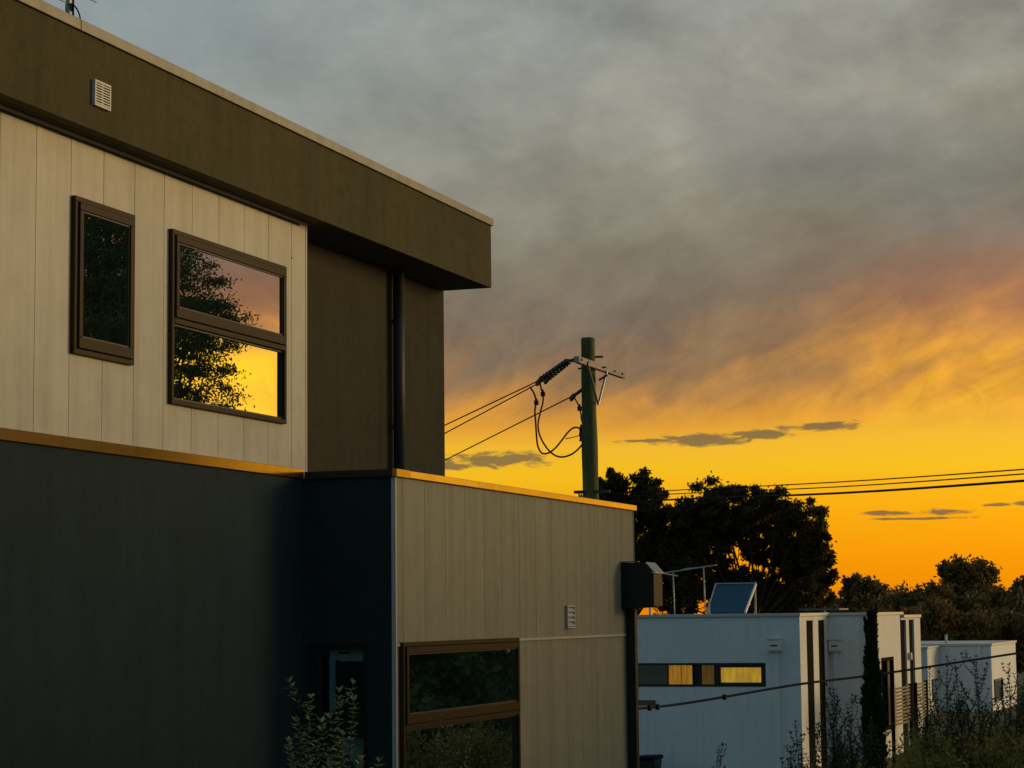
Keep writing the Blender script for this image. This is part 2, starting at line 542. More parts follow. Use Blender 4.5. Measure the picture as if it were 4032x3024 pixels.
def boards(parent, name, mt, x_face, thick, edges, z0, z1, holes, gap=0.008):
    """vertical boards on the plane x = x_face, one object each, with window openings left out"""
    for a, b in zip(edges[:-1], edges[1:]):
        a, b = a + gap / 2, b - gap / 2
        ys = sorted({a, b} | {y for h in holes for y in h[:2] if a < y < b})
        cells = []
        for ya, yb in zip(ys[:-1], ys[1:]):
            mid = (ya + yb) / 2
            spans = [(z0, z1)]
            for (hy0, hy1, hz0, hz1) in holes:
                if hy0 <= mid <= hy1:
                    ns = []
                    for (p, q) in spans:
                        if hz0 > p:
                            ns.append((p, min(q, hz0)))
                        if hz1 < q:
                            ns.append((max(p, hz1), q))
                    spans = [t for t in ns if t[1] - t[0] > 1e-4]
            cells.append([(x_face - thick, x_face, ya, yb, p, q) for (p, q) in spans])
        groups = {}
        whole = any(len(c) == 1 and c[0][5] - c[0][4] > (z1 - z0) * 0.99 for c in cells)
        for c in cells:
            for b_ in c:
                groups.setdefault(0 if whole else (b_[5] >= z1 - 1e-6), []).append(b_)
        for bs_ in groups.values():
            mb = MB()
            for b_ in bs_:
                mb.box(*b_)
            mb.build(name, mt, parent)


def wall_with_holes(x0, x1, y0, y1, z0, z1, holes):
    mb = MB()
    ys = sorted({y0, y1} | {y for h in holes for y in h[:2]})
    for ya, yb in zip(ys[:-1], ys[1:]):
        mid = (ya + yb) / 2
        hs = sorted((h[2], h[3]) for h in holes if h[0] < mid < h[1])
        z = z0
        for (p, q) in hs:
            if p > z:
                mb.box(x0, x1, ya, yb, z, p)
            z = q
        if z < z1:
            mb.box(x0, x1, ya, yb, z, z1)
    return mb


def smooth_path(p, sub=4):
    out = []
    n = len(p)
    for i in range(n - 1):
        p0, p1, p2, p3 = p[max(i - 1, 0)], p[i], p[i + 1], p[min(i + 2, n - 1)]
        for k in range(sub):
            t = k / sub
            out.append(0.5 * ((2 * p1) + (p2 - p0) * t + (2 * p0 - 5 * p1 + 4 * p2 - p3) * t * t + (3 * p1 - p0 - 3 * p2 + p3) * t ** 3))
    out.append(p[-1])
    return out


def rect_frame(mb, x0, x1, y0, y1, z0, z1, w, wt_=None, wb=None, ws=None):
    """frame bars (in the plane x) around a rectangle; side bars run between the rails"""
    t = wt_ or w
    b = wb or w
    sd_ = ws or w
    mb.box(x0, x1, y0, y1, z1 - t, z1)
    mb.box(x0, x1, y0, y1, z0, z0 + b)
    mb.box(x0, x1, y0, y0 + sd_, z0 + b, z1 - t)
    mb.box(x0, x1, y1 - sd_, y1, z0 + b, z1 - t)
    return mb


# ------------------------------------------------------------------ ground
def ground_z(x, y):
    def ss(a, b, t):
        t = np.clip((t - a) / (b - a), 0, 1)
        return t * t * (3 - 2 * t)
    z = 1.70 - 1.2 * ss(24, 50, y) - 0.3 * ss(55, 95, y) - 1.4 * ss(95, 160, y)
    z = z - 0.5 * ss(-6, 12, x) * ss(18, 40, y) * (1 - ss(60, 100, y))
    return z


def make_ground():
    xs = np.concatenate([np.linspace(-2500, -90, 14), np.linspace(-80, 60, 71), np.linspace(75, 2500, 14)])
    ys = np.concatenate([np.linspace(-300, -30, 6), np.linspace(-24, 130, 90), np.linspace(140, 400, 12), np.linspace(500, 3500, 8)])
    X, Y = np.meshgrid(xs, ys)
    Z = ground_z(X, Y) + 0.03 * np.sin(X * 1.3) * np.cos(Y * 1.1)
    v = np.stack([X.ravel(), Y.ravel(), Z.ravel()], 1)
    nx, ny = len(xs), len(ys)
    f = [(j * nx + i, j * nx + i + 1, (j + 1) * nx + i + 1, (j + 1) * nx + i) for j in range(ny - 1) for i in range(nx - 1)]
    me = bpy.data.meshes.new('ground')
    me.from_pydata(v.tolist(), [], f)
    me.polygons.foreach_set('use_smooth', [True] * len(f))
    me.materials.append(M['grass'])
    o = bpy.data.objects.new('ground', me)
    col.objects.link(o)
    tag(o, kind='structure')


make_ground()

# ================================================================== the two storey house on the left
Z = CAM_Z
XU, XW, XL, XR, XF = -7.60, -7.54, -6.729, -7.908, -7.40      # cladding, lower wall, projecting box, recessed wall, fascia
YC, YG, YE, YF = 16.412, 16.206, 22.99, 20.37                 # cladding corner, box front, box far end, roof end
house = empty('townhouse', (-10.5, 14.0, 1.7), 'two storey house with cream board cladding, brown roof fascia and charcoal rendered walls', 'house')

ZB, ZT = Z + 1.184, Z + 3.240                                  # cladding bottom / soffit level
ledge_bot = Z + 1.108
# windows of the upper storey: (y0, y1, z0, z1)
NW = (12.665, 13.475, Z + 1.757, Z + 2.826)
WW = (14.025, 15.960, Z + 1.538, Z + 2.822)
wall_with_holes(XU - 0.20, XU - 0.014, 4.0, YC - 0.014, ZB - 0.3, ZT + 0.003, [NW, WW]).build('wall', 'clad', house)
MB().box(-16.0, XU - 0.201, 4.0, YC - 0.016, ZB - 0.3, ZT + 0.002).build('inner_wall', 'black', house)
edges = [11.7937 + 0.43241 * k for k in range(-9, 11)] + [YC - 0.02]
boards(house, 'cladding_board', 'clad', XU, 0.012, edges, ZB - 0.05, ZT, [NW, WW], 0.007)
MB().box(XU - 0.03, XU + 0.004, YC - 0.018, YC + 0.002, ZB - 0.05, ZT - 0.002).build('corner_trim', 'white_trim', house)
sq = on(1146, 1015, 0, XU)
MB().tube([(XU - 0.002, sq.y + 0.012, sq.z), (XU + 0.004, sq.y + 0.012, sq.z)], 0.008, 8).build('screw', 'frame_dk', house)
# fascia, capping, soffit
fas = MB().box(-16.3, XF, 3.6, YF, ZT + 0.006, Z + 3.872).build('roof_fascia', 'fascia', house)
MB().box(-16.2, XF - 0.10, 3.7, YF - 0.09, ZT + 0.001, ZT + 0.0055).build('soffit', 'soffit', house)
MB().box(XF - 0.16, XF - 0.145, 3.7, YC - 0.1, ZT - 0.026, ZT + 0.0).build('soffit_bead', 'soffit', house)
c1 = MB().box(-16.33, XF + 0.022, 3.57, 12.395, Z + 3.874, Z + 3.948).build('roof_capping', 'cap', house, 0.004)
c2 = MB().box(-16.33, XF + 0.022, 12.401, YF + 0.022, Z + 3.874, Z + 3.948).build('roof_capping', 'cap', house, 0.004)
# recessed upper wall with downpipe
MB().box(-15.9, XR, YC - 0.5, 20.355, Z + 1.0, ZT + 0.001).build('recessed_wall', 'recess', house)
dp = MB().tube([(XR + 0.075, 18.985, Z + 1.13), (XR + 0.075, 18.985, ZT - 0.002)], 0.055, 14).build('downpipe', 'pipe', house)
for zz in (Z + 1.75, Z + 2.75):
    MB().box(XR, XR + 0.03, 18.92, 19.05, zz, zz + 0.03).build('pipe_bracket', 'pipe', dp)

# lower storey, main wall
MB().box(-16.0, XW, 4.0, YG + 0.3, 1.4, ledge_bot + 0.002).build('lower_wall', 'charcoal', house)
MB().box(XW - 0.25, XW + 0.022, 3.9, YG - 0.0225, ledge_bot, ZB + 0.002).build('ledge_capping', 'trim', house, 0.004)
# projecting single storey box
GWIN = (-7.472, -6.968, 1.9, Z - 0.214)                        # x0, x1, z0, z1 on the front face
mbg = MB()
mbg.box(-16.0, GWIN[0], YG, YG + 0.30, 1.4, Z + 1.100)
mbg.box(GWIN[1], XL - 0.206, YG, YG + 0.30, 1.4, Z + 1.100)
mbg.box(XL - 0.206, XL - 0.034, YG, YG + 0.0205, 1.4, Z + 1.100)
mbg.box(GWIN[0], GWIN[1], YG, YG + 0.30, GWIN[3], Z + 1.100)
mbg.box(GWIN[0], GWIN[1], YG, YG + 0.30, 1.4, GWIN[2])
mbg.build('front_wall', 'charcoal', house)
LWIN = (16.290, 19.102, 1.75, Z - 0.222)
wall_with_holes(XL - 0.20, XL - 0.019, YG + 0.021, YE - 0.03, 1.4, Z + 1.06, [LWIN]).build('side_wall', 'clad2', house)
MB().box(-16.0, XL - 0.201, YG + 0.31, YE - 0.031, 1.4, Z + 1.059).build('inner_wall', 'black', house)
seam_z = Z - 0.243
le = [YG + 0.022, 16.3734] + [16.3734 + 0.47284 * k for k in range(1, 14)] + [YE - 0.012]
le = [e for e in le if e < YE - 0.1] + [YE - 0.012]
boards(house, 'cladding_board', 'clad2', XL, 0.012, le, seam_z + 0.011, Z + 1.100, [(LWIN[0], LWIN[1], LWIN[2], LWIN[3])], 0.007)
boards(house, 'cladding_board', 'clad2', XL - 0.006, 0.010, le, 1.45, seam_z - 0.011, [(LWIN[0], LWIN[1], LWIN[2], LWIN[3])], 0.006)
MB().box(XL - 0.02, XL + 0.008, LWIN[1] + 0.002, YE - 0.012, seam_z - 0.011, seam_z + 0.011).build('joint_strip', 'white_trim', house)
MB().box(XL - 0.02, XL + 0.008, YG + 0.024, LWIN[0] - 0.002, seam_z - 0.011, seam_z + 0.011).build('joint_strip', 'white_trim', house)
MB().box(XL - 0.030, XL + 0.006, YG - 0.004, YG + 0.020, 1.45, Z + 1.098).build('corner_trim', 'white_trim', house)
MB().box(XL - 0.030, XL + 0.006, YE - 0.010, YE + 0.008, 1.45, Z + 1.098).build('corner_trim', 'clad2', house)
MB().box(XW + 0.024, XL + 0.026, YG - 0.024, YG + 0.26, Z + 1.102, Z + 1.164).build('parapet_capping', 'frame_dk', house, 0.004)
MB().box(XL - 0.26, XL + 0.028, YG + 0.262, YE + 0.055, Z + 1.1025, Z + 1.162).build('parapet_capping', 'trim2', house, 0.004)
MB().box(XL - 0.012, XL + 0.0285, YG - 0.0265, YG + 0.2625, Z + 1.1005, Z + 1.1655).build('capping_corner', 'trim', house, 0.003)
MB().box(-15.9, XL - 0.27, YG + 0.27, YE - 0.03, Z + 1.062, Z + 1.09).build('lower_roof', 'roof', house)


# windows --------------------------------------------------------------------
def side_window(y0, y1, z0, z1, xf, fm, gm, split=None, awning='all', label=None):
    """aluminium window in a wall facing +X. split: transom height; the upper light (or the whole) is a hinged sash set proud"""
    fo = 0.034
    w = rect_frame(MB(), xf - 0.09, xf + fo, y0, y1, z0, z1, 0.036).build('window', fm, house, 0.003)
    if label:
        w['label'] = label
    lights = [(z0 + 0.036, z1 - 0.036, True)] if split is None else [(split + 0.020, z1 - 0.036, True), (z0 + 0.036, split - 0.020, False)]
    if split is not None:
        MB().box(xf - 0.09, xf + fo + 0.004, y0 + 0.036, y1 - 0.036, split - 0.020, split + 0.020).build('transom', fm, w, 0.003)
    for (a, b, hinged) in lights:
        if hinged:
            s_ = rect_frame(MB(), xf - 0.05, xf + fo + 0.016, y0 + 0.040, y1 - 0.040, a + 0.004, b - 0.004, 0.052, wb=0.075, ws=0.046).build('sash', fm, w, 0.004)
            rect_frame(MB(), xf - 0.03, xf + fo + 0.004, y0 + 0.0862, y1 - 0.0862, a + 0.0792, b - 0.0562, 0.010).build('glazing_bead', 'frame_dk', w)
            MB().box(xf + 0.022, xf + 0.028, y0 + 0.086, y1 - 0.086, a + 0.079, b - 0.056).build('pane', gm, w)
        else:
            rect_frame(MB(), xf - 0.04, xf + 0.012, y0 + 0.0362, y1 - 0.0362, a + 0.0002, b - 0.0002, 0.014).build('glazing_bead', 'frame_dk', w)
            MB().box(xf - 0.008, xf - 0.002, y0 + 0.037, y1 - 0.037, a + 0.001, b - 0.001).build('pane', gm, w)
    return w


side_window(*NW, XU, 'frame', 'glass')
side_window(*WW, XU, 'frame', 'glass', split=Z + 2.150)
side_window(*LWIN, XL, 'frame', 'glass_lo', split=Z - 0.900)
# narrow dark window in the front face of the box
x0, x1, z0, z1 = GWIN
w = MB()
for (a, b, c, d) in ((x0, x1, z1 - 0.060, z1), (x0, x1, z0, z0 + 0.05), (x0, x0 + 0.085, z0 + 0.05, z1 - 0.060), (x1 - 0.034, x1, z0 + 0.05, z1 - 0.060), (x0 + 0.085, x1 - 0.034, Z - 0.968, Z - 0.771)):
    w.box(a, b, YG - 0.018, YG + 0.08, c, d)
gw = w.build('window', 'frame_dk', house, 0.003)
YI = YG + 0.08


def inside(name, pts_, mt_, dy=0.0):   # thin board inside the room, outline given where it is seen through the pane
    q_ = [on(a_, b_, 1, YI + dy) for (a_, b_) in pts_]
    MB().prism([(p_.x, p_.z) for p_ in q_], 1, YI + dy, YI + dy + 0.012).build(name, mt_, gw)


inside('inner_door', [(1322, 2605), (1445, 2605), (1445, 2815), (1322, 2815)], 'charcoal', 0.02)
inside('architrave', [(1297, 2600), (1320, 2600), (1320, 2815), (1297, 2815)], 'white', 0.0)
inside('inner_lintel', [(1297, 2545), (1445, 2545), (1445, 2604), (1345, 2604), (1330, 2599), (1297, 2599)], 'white', 0.004)
inside('door_closer', [(1330, 2566), (1375, 2566), (1375, 2573), (1330, 2573)], 'charcoal', -0.014)
inside('inner_panel', [(1250, 2545), (1295, 2545), (1295, 2815), (1250, 2815)], 'leaf_cyp', 0.03)
inside('inner_step', [(1250, 2890), (1345, 2890), (1350, 2945), (1425, 3060), (1250, 3060)], 'cap', 0.02)
inside('inner_ramp', [(1347, 2890), (1445, 2890), (1445, 3060), (1427, 3060), (1352, 2945)], 'white', 0.03)
MB().box(x0 + 0.08, x1 - 0.03, YG + 0.028, YG + 0.034, Z - 0.78, z1 - 0.05).build('pane', 'glass_clear', gw)
MB().box(x0 + 0.08, x1 - 0.03, YG + 0.028, YG + 0.034, z0 + 0.03, Z - 0.96).build('pane', 'glass_clear', gw)

# vents ---------------------------------------------------------------------------
vy0, vy1, vz0, vz1 = 12.575, 12.787, Z + 3.413 - 0.0, Z + 3.594
vz0 = on(400, 425, 0, XF + 0.02).z
vz1 = on(370, 310, 0, XF + 0.02).z
v = rect_frame(MB(), XF, XF + 0.028, vy0, vy1, vz0, vz1, 0.016).build('wall_vent', 'vent', house, 0.002)
MB().box(XF + 0.001, XF + 0.004, vy0 + 0.016, vy1 - 0.016, vz0 + 0.016, vz1 - 0.016).build('vent_recess', 'vent_in', v)
MB().box(XF + 0.006, XF + 0.024, (vy0 + vy1) / 2 - 0.006, (vy0 + vy1) / 2 + 0.006, vz0 + 0.016, vz1 - 0.016).build('vent_bar', 'vent', v)
nv = 8
for k in range(nv):
    zc = vz0 + 0.016 + (vz1 - vz0 - 0.032) * (k + 0.5) / nv
    MB().prism([(XF + 0.010, zc - 0.002), (XF + 0.026, zc - 0.006), (XF + 0.026, zc + 0.003), (XF + 0.010, zc + 0.004)], 1, vy0 + 0.016, vy1 - 0.016).build('vent_slat', 'vent', v)
ly0, ly1, lz0, lz1 = 20.555, 20.795, Z - 0.155, Z + 0.072
v = rect_frame(MB(), XL, XL + 0.030, ly0, ly1, lz0, lz1, 0.018).build('wall_vent', 'galv', house, 0.003)
MB().box(XL + 0.001, XL + 0.004, ly0 + 0.018, ly1 - 0.018, lz0 + 0.018, lz1 - 0.018).build('vent_recess', 'pipe', v)
for k in range(4):
    zc = lz0 + 0.018 + (lz1 - lz0 - 0.036) * (k + 0.5) / 4
    MB().prism([(XL + 0.005, zc + 0.022), (XL + 0.030, zc - 0.020), (XL + 0.030, zc - 0.012), (XL + 0.005, zc + 0.026)], 1, ly0 + 0.018, ly1 - 0.018).build('vent_slat', 'white_trim', v)

# rainwater head and its downpipe at the far corner of the box
hy0, hy1, hx1 = 22.485, 22.80, -6.370
rh = MB().prism([(XL + 0.008, Z + 0.030), (hx1, Z + 0.055), (hx1, Z + 0.425), (-6.455, Z + 0.520), (XL + 0.008, Z + 0.530)], 1, hy0, hy1).build('rainwater_head', 'black', house, 0.003)
MB().box(hx1 + 0.0005, hx1 + 0.006, hy0 + 0.004, hy1 + 0.02, Z + 0.062, Z + 0.408).build('lit_side', 'rhead_lit', rh)  # thin plate paints the warm lit side of the black head
MB().box(hx1 - 0.010, hx1 + 0.020, hy0 - 0.004, hy1 + 0.03, Z + 0.410, Z + 0.428).build('rim', 'coping', rh)
MB().prism([(hx1 - 0.002, Z + 0.4295), (-6.452, Z + 0.5235), (-6.452, Z + 0.529), (hx1 + 0.004, Z + 0.4345)], 1, hy0 + 0.004, hy1 + 0.06).build('lid', 'galv', rh)
MB().box(XL - 0.0, XL + 0.20, hy0 - 0.006, hy0 + 0.05, Z + 0.531, Z + 0.540).build('flashing', 'cap', rh)
MB().box(XL + 0.009, XL + 0.105, 22.635, 22.735, 1.5, Z + 0.031).build('downpipe', 'black', house, 0.008)

# television aerial on the roof
A0 = on(268, 75, 0, -8.0)
ant = empty('roof_aerial', (A0.x, A0.y, Z + 3.948), 'thin metal television aerial mast with a looped cable on the roof edge, top left corner', 'aerial')
MB().tube([(A0.x, A0.y, Z + 3.94), (A0.x, A0.y, Z + 5.2)], 0.018, 8).build('mast', 'galv', ant)
MB().tube([(A0.x + 0.025, A0.y + 0.03, Z + 3.945 - 0.0), (A0.x + 0.026, A0.y + 0.026, Z + 4.12), (A0.x + 0.024, A0.y + 0.02, Z + 5.0)], 0.008, 6).build('lead', 'wire', ant)
MB().tube(smooth_path([on(px, py, 0, -7.98) for (px, py) in ((271, 19), (282, 15), (296, 26), (308, 45), (315, 68), (317, 100), (316, 130))]), 0.006, 6).build('cable', 'wire', ant)
zc = on(268, 26, 0, -8.0).z
MB().box(A0.x - 0.021, A0.x + 0.021, A0.y - 0.006, A0.y + 0.026, zc - 0.03, zc + 0.02).build('clamp', 'wire_blue', ant)
MB().bar((A0.x - 0.5, A0.y, Z + 4.62), (A0.x + 0.6, A0.y, Z + 4.62), 0.02).build('boom', 'galv', ant)
for (px, py) in ((160, 15), (256, 9), (380, 10)):
    e = on(px, py, 2, Z + 4.55)
    MB().tube([e, (e.x, e.y - 0.55, e.z + 0.0)], 0.005, 6).build('element', 'galv', ant)

# ================================================================== power pole
P0 = at(2328, 1700, 44)
pole = empty('power_pole', (P0.x, P0.y, ground_z(P0.x, P0.y)), 'green tinged round timber power pole with a short pale crossarm', 'power pole')
top = at(2317, 1334, 44)
nz = 44
pts, rr = [], []
bx, by, bz = P0.x - 0.06, P0.y + 0.12, float(ground_z(P0.x, P0.y)) - 0.3
for k in range(nz + 1):
    t = k / nz
    pts.append((bx + (top.x - bx) * t + 0.012 * math.sin(5 * t), by + (top.y - by) * t, bz + (top.z - bz) * t))
    rr.append(0.20 - 0.058 * t + 0.005 * math.sin(19 * t) + 0.004 * math.sin(43 * t))
pts.append((pts[-1][0], pts[-1][1], pts[-1][2] + 0.02))
rr.append(rr[-1] * 0.86)
pm = MB().tube(pts, rr, 20)
pm.build('pole_shaft', 'pole', pole)
px_, py_ = pts[35][0], pts[35][1]
XA = px_ + 0.215
ay0, ay1 = 40.30, 43.48
az_ = Z + 4.91
MB().box(XA - 0.055, XA + 0.055, ay0, ay1, az_ - 0.065, az_ + 0.065).build('crossarm', 'arm', pole, 0.012)
for yy in (ay0 + 0.12, ay0 + 0.55, ay0 + 2.35, ay0 + 2.9):
    MB().tube([(XA - 0.09, yy, az_), (XA + 0.085, yy, az_)], 0.022, 8).build('bolt', 'steel', pole)
MB().tube([(px_ - 0.25, py_ + 0.1, az_ + 0.0), (px_ + 0.34, py_ + 0.1, az_ + 0.0)], 0.018, 8).build('bolt', 'steel', pole)
MB().tube([(px_ + 0.1, py_ + 0.1, az_ + 0.22), (px_ + 0.27, py_ + 0.14, az_ + 0.22)], 0.022, 8).build('bolt', 'steel', pole)
bb = on(2360, 1593, 0, XA)
for (pxx, pyy) in ((2312, 1447), (2391, 1475)):
    q = on(pxx, pyy, 0, XA + 0.062)
    MB().bar((XA + 0.062, q.y, az_ - 0.02), (px_ + 0.19, bb.y, bb.z), 0.045, 0.012).build('brace', 'galv', pole)

# wires running away to the left: vertical plane through the arm end, azimuth -50
WAZ = math.radians(-50)
WD = Vector((math.sin(WAZ), math.cos(WAZ), 0))


def wire_to(A, px, py):              # point on the vertical plane A + s*WD seen at (px, py)
    r = ray(px, py)
    # solve (r*t).xy = A.xy + s*WD.xy
    det = r.x * (-WD.y) + WD.x * r.y
    t = (A.x * (-WD.y) + WD.x * A.y) / det
    return Vector((r.x * t, r.y * t, r.z * t + CAM_Z))


def sag(a, b, n, s_):
    return [a + (b - a) * (k / n) + Vector((0, 0, -4 * s_ * (k / n) * (1 - k / n))) for k in range(n + 1)]


def disc_string(mb, a, b, n, r0, r1):
    d = (b - a)
    p, r_ = [], []
    for k in range(n):
        for (t, rad) in ((0.0, r0), (0.38, r0), (0.45, r1), (0.55, r1), (0.62, r0)):
            p.append(a + d * ((k + t) / n))
            r_.append(rad)
    p.append(b)
    r_.append(r0)
    return mb.tube(p, r_, 10)


E1 = Vector((XA - 0.02, ay0 + 0.02, az_ + 0.02))
E2 = Vector((XA + 0.05, ay0 + 0.45, az_ - 0.03))
E3 = Vector((px_ - 0.14, py_ - 0.02, at(2293, 1530, 44).z))
ws = []
for (A, c1_, c2_, far, nm, lab, nd) in (
        (E1, (2236, 1421), (2128, 1496), (1752, 1674), 'u', 'upper of the two close wires running left from the pole crossarm', 9),
        (E2, (2243, 1420), (2160, 1488), (1752, 1706), 'l', 'lower of the two close wires running left from the pole crossarm', 8),
        (E3, (2290, 1536), (2262, 1556), (1752, 1812), 'n', 'single lowest wire running left from the side of the power pole', 0)):
    a1, a2, a3 = wire_to(A, *c1_), wire_to(A, *c2_), wire_to(A, *far)
    ext = a3 + (a3 - a2) * 2.2 + Vector((0, 0, 0.25))
    MB().tube([A, a1], 0.022, 8).build('shackle', 'steel', pole)
    if nd:
        disc_string(MB(), a1, a2, nd, 0.014, 0.068).build('insulator', 'porcelain', pole)
    else:
        MB().tube([a1, a2], 0.035, 8).build('insulator', 'porcelain', pole)
    dd = (a2 - a1).normalized()
    MB().bar(a2, a2 + dd * 0.16 + Vector((0, 0, -0.03)), 0.05, 0.09).build('strain_clamp', 'steel', pole)
    wobj = MB().tube([a2, a3, ext], 0.013, 6).build('power_line', 'wire')
    tag(wobj, lab, 'wire', 'wires from the pole to the left')
    ws.append((A, a2, a3))
# small suspension insulator under the arm, right of the pole
disc_string(MB(), at(2358, 1497, 43.9), at(2392, 1477, 43.9), 5, 0.02, 0.055).build('insulator', 'porcelain', pole)


def zp(x, y):                        # zoomed crop -> frame pixels
    return 1700 + x / 2.0733, 1250 + y / 2.0733


def cable_pts(seq, d0, d1):
    n = len(seq)
    return [at(*zp(x, y), d0 + (d1 - d0) * k / (n - 1)) for k, (x, y) in enumerate(seq)]


def plane_depth(px, py, A):
    q = wire_to(A, px, py)
    return (q - Vector((0, 0, CAM_Z))).dot(FWD)


dJ1 = plane_depth(*zp(800, 565), E1)
dJ2 = plane_depth(*zp(885, 540), E2)
dJ3 = plane_depth(*zp(1155, 645), E3)
J1 = cable_pts([(800, 565), (835, 620), (852, 690), (842, 760), (848, 850), (855, 960), (866, 1050), (900, 1108), (955, 1105), (1010, 1065), (1060, 1005), (1110, 940), (1155, 902), (1195, 900), (1222, 925)], dJ1, 43.9)
J2 = cable_pts([(885, 540), (893, 580), (906, 620), (908, 690), (885, 780), (868, 870), (878, 950), (915, 1030), (965, 1095), (1020, 1132), (1080, 1138), (1150, 1112), (1205, 1065), (1236, 1025)], dJ2, 43.9)
J3 = cable_pts([(1155, 645), (1185, 690), (1206, 738), (1218, 790), (1222, 830), (1236, 885)], dJ3, 43.9)
for (J, lab, r_, mt_) in ((J1, 'brown looped jumper cable curling highest against the pole side', 0.018, 'wire_red'), (J2, 'brown looped jumper cable hanging lowest beside the pole', 0.018, 'wire_red'), (J3, 'short thin jumper wire close to the pole side', 0.014, 'wire')):
    o = MB().tube(smooth_path(J), r_, 8).build('jumper_cable', mt_)
    tag(o, lab, 'cable', 'jumper cables at the pole')
for q in (J1[2], J2[2], J3[2]):
    MB().box(q.x - 0.035, q.x + 0.045, q.y - 0.03, q.y + 0.03, q.z - 0.06, q.z + 0.03).box(q.x - 0.015, q.x + 0.02, q.y - 0.02, q.y + 0.02, q.z + 0.0305, q.z + 0.075).build('line_clamp', 'wire', pole)
for (x, y) in ((1232, 905), (1228, 945), (1232, 985)):
    q = at(*zp(x, y), 43.9)
    MB().tube([q + Vector((-0.02, 0, -0.07)), q + Vector((0.0, 0, 0.07))], 0.055, 8).build('cable_box', 'black', pole)
tl = [at(*zp(x, y), 43.8) for (x, y) in ((1090, 990), (1150, 980), (1210, 962))]
MB().tube(smooth_path(tl), 0.010, 6).build('tie_wire', 'wire_red', pole)
riser = [at(*zp(1238, 985), 43.85), at(*zp(1240, 1100), 43.85), at(*zp(1248, 1420), 43.85), Vector((P0.x - 0.20, P0.y - 0.1, 3.0))]
MB().tube(riser, 0.022, 8).build('riser_cable', 'wire', pole)
MB().bar((P0.x - 0.30, P0.y - 0.25, Z + 2.40), (P0.x + 0.42, P0.y - 0.15, Z + 2.40), 0.06).build('bracket', 'steel', pole)

# low voltage lines to the right, coming towards the camera
lvs = []
for (yl, yr1, yr2, thick, lab) in ((1931, 1898, 1848, 0.010, 'topmost of three wires crossing the trees to the right'), (1945, 1917, 1866, 0.010, 'middle of three wires crossing the trees to the right'), (1967, 1942, 1893, 0.019, 'lowest and thickest of three wires crossing the trees to the right')):
    seq = [at(2372, yl + 16, 43.7), at(2650, yl, 41.2), at(3300, yr1, 34.0), at(4032, yr2, 27.6), at(4500, yr2 - 38, 24.6)]
    o = MB().tube(smooth_path(seq, 5), thick, 6).build('power_line', 'wire')
    tag(o, lab, 'wire', 'wires from the pole to the right')
seq = [at(2440, 2796, 35.2), at(2505, 2791, 35.5), at(2720, 2766, 36.4), at(3148, 2694, 38.0), at(3460, 2655, 39.2), at(4000, 2573, 41.0), at(4400, 2515, 42.5)]
sp = smooth_path(seq, 6)
o = MB().tube(sp, 0.021, 8).build('service_cable', 'wire_blue')
tag(o, 'single dark cable slung low across the white houses', 'cable')
for (pxx, dd_) in ((2545, 35.7), (2600, 35.9), (2870, 36.95)):
    k = min(sp, key=lambda q: abs(((q - Vector((0, 0, CAM_Z))).dot(RGT) / (q - Vector((0, 0, CAM_Z))).dot(FWD)) * F_PX + 2016 - pxx))
    MB().box(k.x - 0.03, k.x + 0.03, k.y - 0.03, k.y + 0.03, k.z - 0.05, k.z + 0.04).build('cable_clip', 'wire_blue', o)

# ================================================================== white stepped house
Y1, X0, YB, X1, YH = 50.0, -10.68, 53.34, -9.634, 60.70
H1 = 4.06
h1 = empty('white_house', (-13.0, 55.0, 0.4), 'white rendered flat roofed house with a long dark strip window and striped corners', 'house')
SW = (-15.6, -11.503, 2.452, 2.998)
mb = MB()
mb.box(-24.0, SW[0], Y1, Y1 + 0.3, 0.0, H1)
mb.box(SW[1], X0 - 0.001, Y1, Y1 + 0.3, 0.0, H1)
mb.box(SW[0], SW[1], Y1, Y1 + 0.3, SW[3], H1)
mb.box(SW[0], SW[1], Y1, Y1 + 0.3, 0.0, SW[2])
mb.build('front_wall', 'white', h1)
MB().box(SW[0] - 0.2, SW[1] + 0.2, Y1 + 0.301, Y1 + 0.32, 0.2, H1 - 0.3).build('inner_wall', 'frame_dk', h1)
# striped return wall facing right: white piers with brown strips set back between them
ys = [50.0, 50.74, 51.49, 52.11, 52.84, 53.34]
MB().box(-24.0, X0 - 0.05, Y1 + 0.33, YB + 0.0, 0.0, H1 - 0.04).build('core_wall', 'white', h1)
for k in range(5):
    if k % 2 == 0:
        MB().box(X0 - 0.048, X0, ys[k] + 0.001, ys[k + 1], 0.0, H1 - 0.005).build('pier', 'white2', h1)
    else:
        MB().box(X0 - 0.048, X0 - 0.012, ys[k] + 0.001, ys[k + 1] - 0.001, 0.0, H1 - 0.10).build('brown_strip', 'strip', h1)
        MB().box(X0 - 0.048, X0 - 0.001, ys[k] + 0.001, ys[k + 1] - 0.001, H1 - 0.099, H1 - 0.006).build('lintel', 'white2', h1)
